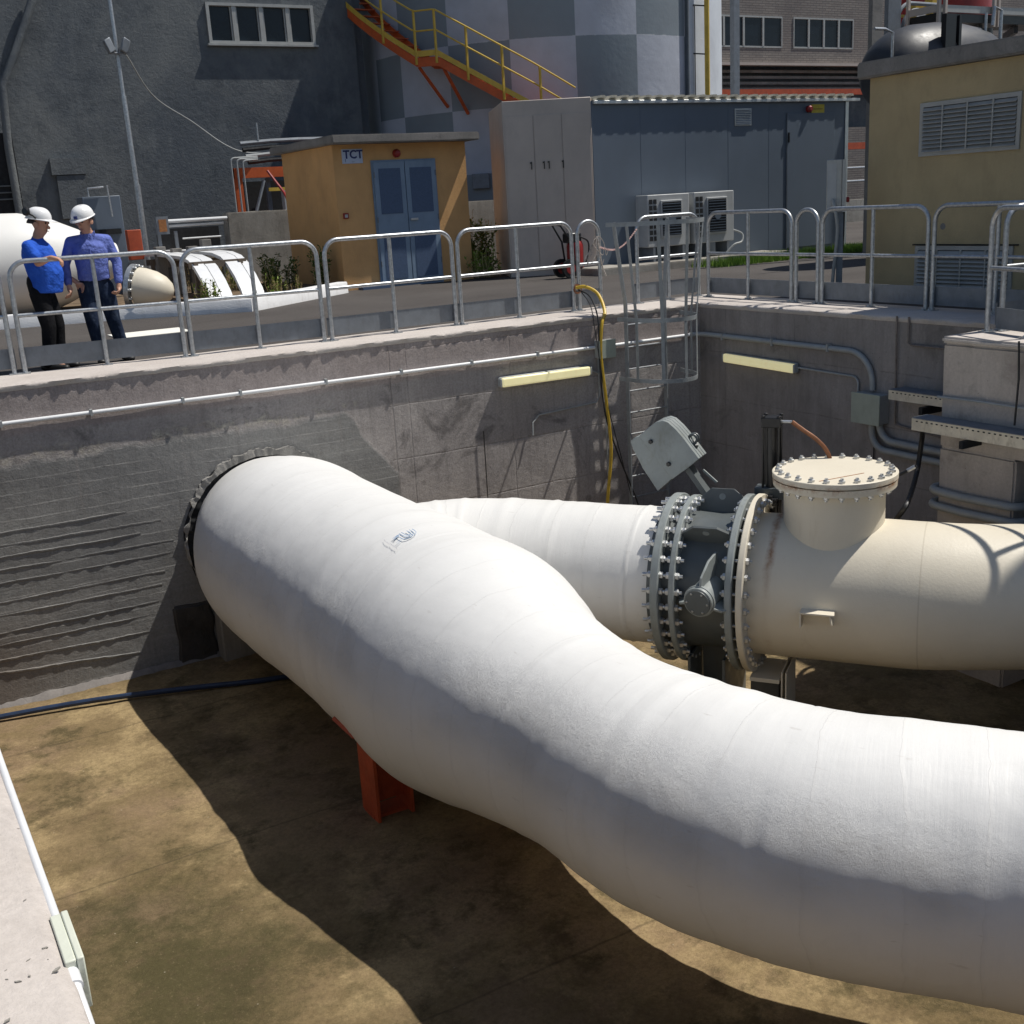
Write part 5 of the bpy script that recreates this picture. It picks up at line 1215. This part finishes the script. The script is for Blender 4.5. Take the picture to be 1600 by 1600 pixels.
# brick building
bb = thing('brick_building', 'grey brick building with ribbon windows right of the silo', 'building', (35, 36, DZ))
W1 = (30.2, 34.22); W2 = (34.82, 38.17); zA, zB = 6.66, 7.82
def bw(x0, x1, z0, z1): MB().box((x0, 36, z0), (x1, 37, z1)).build('wall', 'brick', bb, smooth=0)
bw(22, 60, zB + .001, 18); bw(22, 60, 6.1, zA - .001); bw(22, W1[0] - .001, zA, zB); bw(W1[1] + .001, W2[0] - .001, zA, zB); bw(W2[1] + .001, 60, zA, zB); bw(22, 60, DZ, 3.6)
for a, b_ in (W1, W2):
    f = MB(); f.box((a, 35.98, zA), (b_, 36.1, zA + .06)); f.box((a, 35.98, zB - .06), (b_, 36.1, zB)); n = 4
    for k in range(n + 1): xx = a + (b_ - a) * k / n; f.box((max(a, xx - .045), 35.97, zA + .06), (min(b_, xx + .045), 36.1, zB - .06))
    fo = f.build('window', 'winframe', bb)
    for k in range(n): MB().box((a + (b_ - a) * k / n + .05, 36.02, zA + .07), (a + (b_ - a) * (k + 1) / n - .05, 36.04, zB - .07)).build('pane', 'glass', fo)
MB().box((22, 35.7, 5.98), (60, 36.02, 6.08)).build('string_course', 'cabinet', bb)
MB().box((22, 36.7, 3.61), (60, 36.9, 6.09)).build('deep_recess', 'greywall', bb)
for i in range(4): MB().box((22, 36.2, 5.10 + i * .22), (60, 36.35, 5.20 + i * .22)).build('recess_slat', 'slab', bb)
tag(MB().box((24, 34.8, 4.78), (60, 35.0, 5.0)).build('red_beam', 'red'), 'dark red steel beam running in front of the brick building', 'beam')
tag(MB().box((30, 33.2, 2.6), (60, 33.4, 2.85)).build('red_beam', 'red'), 'lower red beam glimpsed between the container and the tan building', 'beam')
for z in (1.9, 1.4): tag(MB().tube([(30, 33, z), (60, 33, z)], .04, 8).build('pipe_rail', 'galv'), ('upper' if z > 1.5 else 'lower') + ' thin bright rail seen between the container and the tan building', 'rail')
tag(MB().box((28, 30.2, DZ), (60, 30.5, .75)).build('concrete_parapet', 'oldconc'), 'low concrete wall seen in the gap between the container and the tan building', 'wall')
tag(MB().box((26.45, 30, DZ), (26.68, 30.2, 12)).build('steel_mast', 'galvdull'), 'straight grey mast between the silo and the first brick building window', 'mast')
# orange frame and low wall behind the ochre hut
of = thing('steel_pipe_rack', 'orange steel frame with dark curved pipes behind the ochre hut', 'rack', (9, 27, DZ))
MB().box((8.50, 26.9, DZ), (8.68, 27.1, 2.5)).build('column', 'orange', of); MB().box((8.50, 26.88, 2.27), (13.5, 27.08, 2.5)).build('beam', 'orange', of); MB().box((9.35, 27.2, DZ), (9.45, 27.3, 2.26)).build('post', 'galvdull', of)
MB().box((10.4, 26.9, DZ), (10.58, 27.1, 2.26)).build('column', 'orange', of)
for i in range(4):
    z = 2.62 + i * .14; MB().tube([(8.9 - .05 * i, 27, z)] + [(9.5, 27.05, z + .05), (10.2, 27.1, z + .07), (12, 27.1, z + .07)], .05, 8).build('pipe', ('dark', 'pvc', 'dark', 'galvdull')[i], of)
for i in range(3):
    MB().tube([(8.42 + i * .14, 26.8, 1.2), (8.42 + i * .14, 26.8, 2.62 - i * .03)] + arc((8.52 + i * .14, 26.8, 2.62 - i * .03), .1, pi, pi / 2, (1, 0, 0), ZZ, 5) + [(9.1, 26.9, 2.74 - i * .03)], .022, 8).build('thin_pipe', 'pvc', of)
MB().tube([(9.2, 27, 3.1), (9.2, 27, 3.5)], .02, 6).build('spike', 'galv', of)
MB().box((8.6, 27.4, DZ), (13, 27.45, 2.2)).build('dark_back', 'dark', of)
MB().box((9.55, 26.6, 1.2), (9.72, 26.8, 1.95)).build('meter_box', 'acbody', of); MB().bar((8.75, 26.7, 1.2), (9.2, 26.9, 2.2), .05, .05).build('brace', 'galvdull', of)
MB().box((9.3, 26.9, 1.95), (10.3, 26.95, 2.03)).build('yellow_strip', 'yellow', of)
tag(MB().tube(spline([ony(418, 267, 25.5), ony(430, 283, 25.3), ony(445, 303, 25.0), ony(452, 320, 24.5)], 6), .03, 8).build('red_cable', 'redbright'), 'bright red cable slanting down behind the left corner of the ochre hut', 'cable')
lw = thing('concrete_wall', 'low weathered concrete wall left of the ochre hut', 'wall', (8, 24, DZ))
rough_box((7.33, 24.0, DZ), (9.2, 24.35, 1.50), 12, .01).build('wall', 'oldconc', lw, smooth=40)
tag(rough_box((11.2, 24.0, DZ), (16, 24.3, 1.45), 12, .01).build('concrete_wall', 'oldconc', smooth=40), 'low weathered concrete wall between the ochre hut and the container', 'wall')
# junk by the grey building
tag(MB().box((4.50, 24.0, DZ), (5.22, 24.6, 1.95)).build('grey_cabinet', 'panelgrey', bevel=.01), 'grey metal cabinet behind the man in the lilac shirt', 'cabinet')
gc = thing('cabinet_pipework', 'small bent galvanised pipe on top of the grey cabinet', 'pipe', (4.8, 23.9, 1.9)); MB().tube([(4.62, 23.95, 1.95), (4.62, 23.95, 2.10), (4.92, 23.95, 2.12)], .02, 8).build('bend', 'galv', gc); MB().tube([(4.98, 23.9, 2.15), (5.0, 23.9, 1.55)], .018, 8).build('drop', 'galv', gc)
tag(MB().box((4.55, 23.96, 1.22), (5.15, 23.998, 1.32)).build('cabinet_slot', 'dark'), 'dark slot across the front of the grey cabinet', 'slot')
tag(MB().box((5.02, 22.9, .72), (5.28, 23.1, 1.28)).build('red_box', 'red', bevel=.01), 'red box hanging beside the grey cabinet', 'box')
rk = thing('pipe_rack', 'low rack of pale galvanised pipes left of the low concrete wall', 'rack', (6.6, 24, DZ))
for z, y, x0, x1, r in ((1.40, 24, 6.08, 7.32, .035), (1.30, 24.05, 6.08, 7.25, .022), (1.04, 24, 6.35, 7.15, .018)): MB().tube([(x0, y, z), (x1, y, z)], r, 8).build('pipe', 'pvcw', rk)
MB().box((5.84, 23.9, 1.15), (6.08, 24.02, 1.50)).build('box_frame', 'galvdull', rk); MB().box((5.88, 23.885, 1.20), (6.03, 23.899, 1.44)).build('open_front', 'rust', rk)
for x in (5.86, 6.2): MB().box((x, 24, DZ), (x + .06, 24.06, 1.2)).build('post', 'galvdull', rk)
MB().box((6.0, 24.6, DZ), (7.3, 24.7, 1.25)).build('dark_back', 'dark', rk)
for k, (x, z) in enumerate(((5.30, .95), (5.60, .90), (5.90, .92), (6.17, 1.03))):
    tag(MB().box((x, 22, .04), (x + .18, 22.18, z)).build('concrete_stub', 'slab', bevel=.01), ['first', 'second', 'third', 'fourth and tallest'][k] + ' short grey concrete stub from the left behind the curved panels', 'post', 'short concrete stubs')
# curved cladding panels stack
def panel(x0, w_, yb, label, dz=0):
    prof = [(25.0, .80), (22, .83), (20.4, .80), (19.9, .74), (19.55, .62), (19.2, .42), (18.95, .22), (18.82, .05)]
    vs = []; fs = []; n = len(prof)
    for i, (y, z) in enumerate(prof):
        for xx, zz in ((x0, 0), (x0 + w_, 0), (x0 + w_, -.05), (x0, -.05)): vs.append((xx, y + yb + (-.03 if zz == 0 else .03), max(.06, z + zz + dz)))
    for i in range(n - 1):
        for k in range(4): fs.append((i * 4 + k, i * 4 + (k + 1) % 4, i * 4 + 4 + (k + 1) % 4, i * 4 + 4 + k))
    fs += [(3, 2, 1, 0), tuple((n - 1) * 4 + k for k in range(4))]
    tag(MB().add(vs, fs).build('curved_panel', 'pvcw', smooth=20), label, 'panel', 'curved pale panels behind the kerb')
panel(5.30, .20, 0, 'leftmost curved pale panel behind the kerb, touching a second one')
panel(5.52, .18, .02, 'second curved pale panel from the left behind the kerb')
panel(5.88, .24, .05, 'third curved pale panel, just right of the wide dark gap', .02)
panel(6.15, .12, .1, 'narrowest curved pale panel at the right of the stack behind the kerb', .02)
M['oldwood'] = simple('grey_old_wood', (.16, .125, .095), .9, 0, .3, 6)
m0 = MB()
for y in (19.6, 21.0, 22.6):
    m0 = MB()
    for x in (5.32, 6.1): m0.box((x, y, .04), (x + .07, y + .07, .70))
    m0.box((5.25, y + .071, .60), (6.25, y + .10, .71))
    tag(m0.build('panel_trestle', 'oldwood'), {19.6: 'nearest', 21.0: 'middle', 22.6: 'farthest'}[y] + ' of the rough wooden trestles under the curved pale panels', 'trestle', 'trestles under the curved panels')
# white pipeline parts behind the kerb
wp = thing('pipe_section', 'big white pipe section lying behind the kerb at the left edge', 'pipe', (2, 20.6, DZ))
MB().lathe((-6, 20.9, .82), (1, 0, 0), [(0, .86), (8.5, .86), (8.85, .85), (9.15, .79), (9.45, .68), (9.8, .52), (10.15, .36), (10.35, .27)], 72, caps=True).build('shell', 'pipe2', wp, smooth=60)
MB().lathe((-6, 20.9, .82), (1, 0, 0), [(7.5, .868), (7.53, .875), (7.56, .868)], 72, caps=False).build('seam_ring', 'pipe2', wp, smooth=60)
fl = thing('blind_flange', 'grey bolted flange ring with cream domed end lying behind the kerb', 'flange', (4.4, 20.2, DZ))
fa = Vector((.80, -.58, -.12)).normalized(); fc = Vector((4.32, 19.7, .36))
MB().lathe(fc, fa, [(-.04, .30), (-.04, .395), (.04, .395), (.04, .30)], 48, caps=False).build('ring', 'galv', fl, smooth=30)
MB().lathe(fc + fa * .06, fa, [(0, .30), (.02, .345), (.12, .34), (.3, .30), (.45, .23), (.55, .14), (.6, .02)], 48).build('dome', 'cream', fl, smooth=60)
m0 = MB(); s_ = fa.cross(ZZ).normalized(); u_ = s_.cross(fa)
hn = MB(); hexnut(hn, (0, 0, 0), fa, .028, .05); o0 = None
for k in range(16):
    a = 2 * pi * k / 16
    if o0 is None: o0 = o = hn.build('bolt', 'bolt', None)
    else: o = o0.copy(); col.objects.link(o)
    o.parent = fl; o.matrix_parent_inverse = Matrix.Translation(-fl.location); o.location = fc + fa * .04 + (s_ * cos(a) + u_ * sin(a)) * .365
# ------------------------------------------------------------------ weeds and grass
def weed(x, y, h, r, n, label, m='leaf', straw=.3, z0=.03, lean=.25, leaf=.05):
    t = thing('weed', label, 'plant', (x, y, z0)); st_ = MB(); lf = MB(); sd = MB()
    for i in range(n):
        a = random.random() * 2 * pi; rr = r * sqrt(random.random()); b_ = Vector((x + cos(a) * rr, y + sin(a) * rr * .6, z0)); hh = h * random.uniform(.45, 1)
        tip = b_ + Vector((random.uniform(-1, 1) * lean * hh, random.uniform(-.5, .5) * lean * hh, hh)); mid = (b_ + tip) / 2 + Vector((random.uniform(-.04, .04), 0, 0))
        st_.tube([b_, mid, tip], [.006, .005, .003], 4)
        dry = random.random() < straw
        for k in range(int(26 * hh / .8) + 4):
            u = random.uniform(.1, 1); p = b_.lerp(tip, u); d = Vector((random.uniform(-1, 1), random.uniform(-1, 1), random.uniform(-.2, .9))).normalized(); l = leaf * random.uniform(.5, 1.5) * (.5 if dry else 1); s = d.cross(Vector((random.random(), random.random(), 1))).normalized() * l * .22
            (sd if dry else lf).add([p, p + d * l * .5 + s, p + d * l, p + d * l * .5 - s], [(0, 1, 2, 3)])
    st_.build('stems', 'straw', t); 
    if lf.v: lf.build('leaves', m, t, smooth=0)
    if sd.v: sd.build('dry_leaves', 'straw', t, smooth=0)
weed(11.05, 21.0, 1.35, .30, 44, 'tall seeding weeds on the left of the gap between the ochre hut and the container', 'leaf', .5, 0, leaf=.07)
weed(11.55, 20.9, 1.15, .35, 50, 'dense green weeds on the right of the gap beside the beige container end', 'leaf', .25, 0, leaf=.08)
weed(11.0, 19.75, .55, .35, 40, 'lower green weeds in front of the tall ones between hut and container', 'leaf', .1, 0, leaf=.07)
weed(7.25, 20.8, .62, .35, 44, 'dark leafy weeds by the left wall of the ochre hut', 'leafdark', .1, .05, leaf=.07)
weed(7.85, 20.3, .75, .14, 22, 'upright dark weed against the left corner of the ochre hut', 'leafdark', .0, .05, leaf=.08)
weed(7.3, 21.6, .65, .14, 20, 'second upright dark weed left of the ochre hut', 'leafdark', .0, .05, leaf=.08)
weed(6.75, 21.6, .50, .4, 40, 'thin yellow green weeds along the low concrete wall', 'leaf', .5, .05)
weed(6.75, 23.2, .75, .3, 30, 'yellowish bush in front of the end of the low concrete wall', 'leaf', .55, .05)
weed(6.2, 22.8, .85, .32, 40, 'brown dried bush between the concrete stubs and low wall', 'straw', .9, .05)
weed(5.25, 18.7, .42, .16, 22, 'small green weed under the curved pale panels', 'leaf', .1, .05, leaf=.06)
weed(6.15, 18.15, .16, .08, 10, 'tiny bright green weed growing on the corner of the white kerb', 'grass', 0, .08)
weed(6.9, 19.7, .35, .3, 30, 'low dry weeds just behind the second white kerb', 'leaf', .5, .05)
gs = MB()
for i in range(7000):
    u = random.random(); x = 14.3 + u * 5.2; y = 16.75 + random.random() * .95 + u * .35; 
    if random.random() > .35 + .65 * min(1, min(u * 4 + .1, (1 - u) * 5 + .2)): continue
    h = random.uniform(.06, .20); a = random.random() * 2 * pi; p = Vector((x, y, DZ)); s = Vector((cos(a), sin(a), 0)) * .008; ln = Vector((random.uniform(-.05, .05), random.uniform(-.05, .05), h))
    gs.add([p - s, p + s, p + ln + s * .2], [(0, 1, 2)])
tag(gs.build('grass', 'grass', smooth=0), 'bright green grass strip along the foot of the grey container', 'grass', kind='stuff')

# ------------------------------------------------------------------ the two men
def skin_mesh(name, verts, edges, m, parent, sub=2, root=0, xf=None, vox=.009, sm=3):
    """one continuous surface: tapered limbs and ellipsoid joints fused by a voxel remesh"""
    mb = MB()
    def rr(r): return r if isinstance(r, tuple) else (r, r)
    def hzr(r): return r[2] if len(r) > 2 else min(r)
    def ell(c, r, d):                                   # side radius r[0], depth radius r[1]
        c = Vector(c); vs = []; fs = []; n = 16; K_ = 8; hz = hzr(r)
        for j in range(1, K_):
            ph = pi * j / K_
            for i in range(n):
                a = 2 * pi * i / n; vs.append(c + Vector((cos(a) * r[1] * sin(ph), sin(a) * r[0] * sin(ph), hz * cos(ph))))
        for j in range(K_ - 2):
            for i in range(n): fs.append((j * n + i, (j + 1) * n + i, (j + 1) * n + (i + 1) % n, j * n + (i + 1) % n))
        fs += [tuple(range(n)), tuple((K_ - 2) * n + k for k in range(n))[::-1]]
        mb.add(vs, fs)
    for c, r in verts: ell(c, rr(r), None)
    for a, b_ in edges:
        (ca, ra), (cb, rb_) = verts[a], verts[b_]; ra = rr(ra); rb_ = rr(rb_); d = (Vector(cb) - Vector(ca)); L_ = d.length
        if L_ < 1e-4: continue
        d.normalize()
        side = Vector((0, 1, 0)) - d * d.y
        side = side.normalized() if side.length > .15 else (Vector((1, 0, 0)) - d * d.x).normalized()
        fw = side.cross(d); n = 16; vs = []
        if abs(ra[0] - ra[1]) < 1e-6 and abs(rb_[0] - rb_[1]) > 1e-6 : pass
        for c, r in ((Vector(ca), ra), (Vector(cb), rb_)):
            for k in range(n): t_ = 2 * pi * k / n; vs.append(c + side * cos(t_) * r[0] + fw * sin(t_) * r[1])
        fs = [(k, (k + 1) % n, n + (k + 1) % n, n + k) for k in range(n)] + [tuple(range(n))[::-1], tuple(range(n, 2 * n))]
        mb.add(vs, fs)
    me = bpy.data.meshes.new(name); me.from_pydata(mb.v, [], mb.f)
    o = bpy.data.objects.new(name, me); col.objects.link(o)
    r_ = o.modifiers.new('remesh', 'REMESH'); r_.mode = 'VOXEL'; r_.voxel_size = vox; r_.use_smooth_shade = True
    s_ = o.modifiers.new('smooth', 'SMOOTH'); s_.factor = .5; s_.iterations = sm
    bpy.context.view_layer.update()
    ev = o.evaluated_get(bpy.context.evaluated_depsgraph_get()); nm = bpy.data.meshes.new_from_object(ev); bpy.data.objects.remove(o)
    for v in nm.vertices: v.co = xf @ v.co
    nm.materials.clear(); nm.materials.append(M[m]); nm.polygons.foreach_set('use_smooth', [True] * len(nm.polygons))
    o = bpy.data.objects.new(name, nm); col.objects.link(o); o.parent = parent; o.matrix_parent_inverse = Matrix.Translation(-parent.location); return o
class Sk:
    def __init__(s): s.v = []; s.e = []; s.k = {}
    def p(s, key, co, r, par=None):
        s.k[key] = len(s.v); s.v.append((Vector(co), r))
        if par: s.e.append((s.k[par], s.k[key]))
        return s
def person(loc, yaw, label, P, tilt=0):
    root = thing('person', label, 'person', loc)
    X = Matrix.Translation(Vector(loc)) @ Matrix.Rotation(yaw, 4, 'Z')
    H = Matrix.Translation(P['head']) @ Matrix.Rotation(P['hyaw'], 4, 'Z') @ Matrix.Rotation(P['hpitch'], 4, 'Y')
    b = Sk(); bel = P.get('belly', 0)
    b.p('pel', (0, 0, .86), (.115, .07)).p('wai', (.01 + bel * .3, 0, .98), (.11 + bel * .2, .08)).p('che', P['chest'], (.14, .095), 'wai').e.append((0, 1))
    b.p('nb', P['neck'], (.075, .05), 'che'); hh = H @ Vector((-.01, 0, -.06)); b.p('nk', (Vector(P['neck']) + hh) / 2, .052, 'nb')
    b.p('jaw', H @ Vector((.015, 0, -.05)), (.060, .062), 'nk').p('hd', H @ Vector((0, 0, .03)), (.078, .088), 'jaw').p('top', H @ Vector((-.01, 0, .085)), (.062, .068), 'hd')
    for s, S in ((1, 'L'), (-1, 'R')):
        A_ = P['arm' + S]
        b.p('sh' + S, Vector(A_[0]) + Vector((0, 0, -.012)), .044, 'che').p('up' + S, Vector(A_[0]).lerp(Vector(A_[1]), .5), .044, 'sh' + S).p('el' + S, A_[1], .038, 'up' + S).p('fo' + S, Vector(A_[1]).lerp(Vector(A_[2]), .35), .037, 'el' + S).p('wr' + S, A_[2], .024, 'fo' + S)
        hd = (Vector(A_[3]) - Vector(A_[2])).normalized(); sd = Vector(A_[4]).normalized(); sd = (sd - hd * sd.dot(hd)).normalized(); pn = hd.cross(sd)
        b.p('pm' + S, Vector(A_[2]) + hd * .045, (.030, .022), 'wr' + S)
        for k in range(4):
            o_ = (k - 1.5) * .020; L_ = (.072, .082, .078, .060)[k]; f0 = Vector(A_[2]) + hd * .082 + sd * o_
            c_ = P['curl' + S]
            b.p('f%d' % k + S, f0, .0095, 'pm' + S).p('g%d' % k + S, f0 + (hd * cos(c_) + pn * sin(c_)) * L_ * .5, .0088, 'f%d' % k + S).p('h%d' % k + S, f0 + (hd * cos(c_) + pn * sin(c_)) * L_ * .5 + (hd * cos(2 * c_) + pn * sin(2 * c_)) * L_ * .5, .0075, 'g%d' % k + S)
        th = Vector(A_[2]) + hd * .03 - sd * .03; b.p('t0' + S, th, .011, 'pm' + S).p('t1' + S, th - sd * .02 + hd * .035 + pn * .012, .0095, 't0' + S)
        G = P['leg' + S]
        b.p('hp' + S, G[0], .068, 'pel').p('th' + S, Vector(G[0]).lerp(Vector(G[1]), .5), .062, 'hp' + S).p('kn' + S, G[1], .052, 'th' + S).p('cf' + S, Vector(G[1]).lerp(Vector(G[2]), .35), .052, 'kn' + S).p('an' + S, G[2], .036, 'cf' + S).p('to' + S, G[3], .030, 'an' + S)
    body = skin_mesh('body', b.v, b.e, 'skin', root, 2, 0, X, .0055, 2)
    # face details
    HX = X @ H
    f = MB(); f.lathe(HX @ Vector((.080, 0, -.012)), (HX.to_3x3() @ Vector((.6, 0, -.8))), [(-.035, .006), (0, .013), (.022, .016), (.034, .008)], 12)
    for s in (-1, 1): f.lathe(HX @ Vector((-.002, s * .078, -.005)), HX.to_3x3() @ Vector((0, s, 0)), [(0, .026), (.014, .028), (.018, .018)], 12)
    f.build('nose_and_ears', 'skin', root, smooth=60)
    f = MB()
    for s in (-1, 1): f.lathe(HX @ Vector((.074, s * .033, .018)), HX.to_3x3() @ Vector((1, 0, 0)), [(0, .012), (.006, .010), (.008, .004)], 10)
    f.build('eyes', 'hair', root, smooth=60)
    f = MB(); f.bar(HX @ Vector((.083, -.024, -.062)), HX @ Vector((.083, .024, -.062)), .008, .007); f.build('mouth', simple('lips', (.32, .12, .09), .5), root)
    def dome(name, m, sx, sy, sz, z0, brim=0, n=28, parent=root, back=0):
        vs = []; fs = []; K = 9
        for j in range(K + 1):
            ph = (pi / 2) * j / K
            for i in range(n):
                a = 2 * pi * i / n; c_ = cos(ph) ** .75
                vs.append(HX @ Vector((cos(a) * sx * c_ - .012 - back, sin(a) * sy * c_, z0 + sz * sin(ph) ** 1.0)))
        for j in range(K):
            for i in range(n): fs.append((j * n + i, j * n + (i + 1) % n, (j + 1) * n + (i + 1) % n, (j + 1) * n + i))
        if brim:
            o_ = len(vs)
            for i in range(n):
                a = 2 * pi * i / n; k = max(0, cos(a)) ** 1.3; vs.append(HX @ Vector((cos(a) * (sx + .012 + brim * k) - .012, sin(a) * (sy + .012), z0 - .006 - .012 * k)))
            for i in range(n): fs.append((i, o_ + i, o_ + (i + 1) % n, (i + 1) % n))
        mb = MB().add(vs, [q[::-1] for q in fs]); ob = mb.build(name, m, parent, smooth=50); s_ = ob.modifiers.new('th', 'SOLIDIFY'); s_.thickness = .004; return ob
    if P['hair'] > 0: dome('hair', 'hair', .086, .088, .06, .0, 0, back=.028)
    hm = dome('helmet', 'helmet', .124, .107, .112, .052, .055)
    if P['badge']:
        q = HX @ Vector((.115, 0, .075)); dm = HX.to_3x3(); MB().obox(q, dm @ Vector((.004, 0, 0)) * 2, dm @ Vector((0, .018, 0)), dm @ Vector((-.004, 0, .014))).build('badge', 'navy', hm)
    if P['muffs']:
        dm = HX.to_3x3(); 
        for s in (-1, 1):
            MB().lathe(HX @ Vector((-.075 + (.0 if s < 0 else 0), s * .115, .115)), dm @ Vector((-.15, s, .1)), [(0, .034), (.01, .042), (.03, .042), (.042, .03)], 20).build('ear_muff', 'black', hm, smooth=40)
            MB().tube([HX @ Vector((-.07, s * .125, .105)), HX @ Vector((-.01, s * .128, .085)), HX @ Vector((.015, s * .118, .06))], .010, 8).build('muff_arm', 'black', hm)
    # shirt
    c = Sk(); ch_ = Vector(P['chest'])
    c.p('wai', (.02 + bel * .5, 0, .98), (.155 + bel * .2, .125 + bel * .5)); c.p('hem', (.01 + bel * .4, 0, P['hem']), (.160 + bel * .2, .122 + bel * .35, .012), 'wai'); c.p('che', ch_ + Vector((.005, 0, 0)), (.180, .132 + bel * .3), 'wai')
    c.p('yok', ch_.lerp(Vector(P['neck']), .62), (.095, .075), 'che'); c.p('col', Vector(P['neck']) + Vector((-.004, 0, -.012)), (.072, .062), 'yok')
    for S in 'LR':
        A_ = P['arm' + S]; c.p('sh' + S, Vector(A_[0]) + Vector((0, 0, -.006)), .063, 'yok'); c.e.append((c.k['che'], c.k['sh' + S]))
        sr = P['sleeve']
        if sr < 1: c.p('up' + S, Vector(A_[0]).lerp(Vector(A_[1]), sr), .064, 'sh' + S)
        else: c.p('up' + S, Vector(A_[0]).lerp(Vector(A_[1]), .5), .058, 'sh' + S).p('el' + S, A_[1], .052, 'up' + S).p('fo' + S, Vector(A_[1]).lerp(Vector(A_[2]), .4), .050, 'el' + S).p('cu' + S, Vector(A_[1]).lerp(Vector(A_[2]), .86), .042, 'fo' + S)
    if P['sleeve'] >= 1:                                   # open collar and button strip
        nk = Vector(P['neck']); cl_ = MB()
        for q_ in (1, -1): cl_.prism([X @ (nk + Vector(v)) for v in ((.050, q_ * .012, -.075), (.062, q_ * .055, -.050), (.035, q_ * .075, .008), (.0, q_ * .070, .035), (.040, q_ * .040, .000))], X.to_3x3() @ Vector((.008, 0, .006)))
        cl_.build('collar', P['shirt'], root)
        MB().tube([X @ Vector(v) for v in ((nk.x + .055, 0, nk.z - .08), (P['chest'][0] + .142, 0, P['chest'][2]), (.185, 0, 1.0), (.16, 0, .90))], .008, 6).build('button_strip', P['shirt'], root)
    MB().lathe(X @ Vector((0, 0, P['hem'] - .015)), (0, 0, 1), [(0, .13), (.03, .13)], 32).build('belt', 'black', root) if P['sleeve'] >= 1 else None
    skin_mesh('shirt', c.v, c.e, P['shirt'], root, 2, 0, X, .010, 4)
    c = Sk(); c.p('wa', (.0, 0, .90), (.150, .112 + bel * .2)); c.p('pel', (0, 0, .82), (.158, .122), 'wa')
    for S in 'LR':
        G = P['leg' + S]; c.p('hp' + S, Vector(G[0]) + Vector((0, 0, -.04)), .098, 'pel').p('th' + S, Vector(G[0]).lerp(Vector(G[1]), .5), .090, 'hp' + S).p('kn' + S, G[1], .074, 'th' + S).p('cf' + S, Vector(G[1]).lerp(Vector(G[2]), .5), .068, 'kn' + S).p('an' + S, Vector(G[2]) + Vector((0, 0, .01)), .066, 'cf' + S)
    skin_mesh('trousers', c.v, c.e, P['pants'], root, 2, 0, X, .010, 4)
    for S in 'LR':
        G = P['leg' + S]; a = Vector(G[2]); a.z = .045; t = Vector(G[3]); t.z = .04; d = (t - a).normalized()
        c = Sk(); c.p('h', a - d * .05, (.040, .046)); c.p('m', a + d * .04 + ZZ * .005, (.046, .044), 'h'); c.p('t', t + d * .03 - ZZ * .008, (.044, .030), 'm')
        skin_mesh('shoe', c.v, c.e, 'rubber', root, 2, 0, X, .008, 2)
    return root
K = .985
P1 = dict(hem=.80, chest=(.02, 0, 1.17), neck=(.045, 0, 1.33), head=(.09, 0, 1.475), hyaw=radians(-8), hpitch=radians(9), belly=.10, hair=1, badge=False, muffs=True, shirt='tshirt', pants='trousers', sleeve=.62, curlL=.5, curlR=.75,
    armR=((-.01, -.165, 1.27), (.09, -.245, 1.10), (.235, -.285, 1.145), (.32, -.29, 1.125), (-.1, -.9, 0)), armL=((.0, .165, 1.27), (.06, .26, 1.02), (.27, .27, .88), (.34, .26, .82), (0, -.3, 1)),
    legR=((0, -.088, .83), (.045, -.10, .45), (-.01, -.10, .075), (.14, -.12, .04)), legL=((0, .088, .83), (.075, .09, .46), (.04, .10, .075), (.18, .10, .04)))
P2 = dict(hem=.885, chest=(.03, 0, 1.18), neck=(.06, 0, 1.345), head=(.095, -.02, 1.475), hyaw=radians(-34), hpitch=radians(15), belly=.025, hair=.5, badge=True, muffs=False, shirt='shirt', pants='jeans', sleeve=1, curlL=.9, curlR=.7,
    armL=((.0, .175, 1.28), (.02, .25, 1.04), (.12, .235, .82), (.15, .225, .74), (1, 0, 0)), armR=((.0, -.175, 1.28), (.0, -.27, 1.05), (.10, -.26, .84), (.13, -.25, .76), (1, 0, 0)),
    legL=((0, .09, .83), (.06, .13, .45), (-.02, .20, .075), (.12, .24, .04)), legR=((0, -.09, .83), (.08, -.08, .46), (.04, -.04, .075), (.18, -.05, .04)))
person((1.84, 12.66, DZ), radians(-26), 'man in bright blue T-shirt and helmet with black ear muffs, hand on the railing', P1)
person((2.40, 12.80, DZ), radians(-100), 'man in lilac blue long sleeved shirt, dark jeans and plain white helmet', P2)
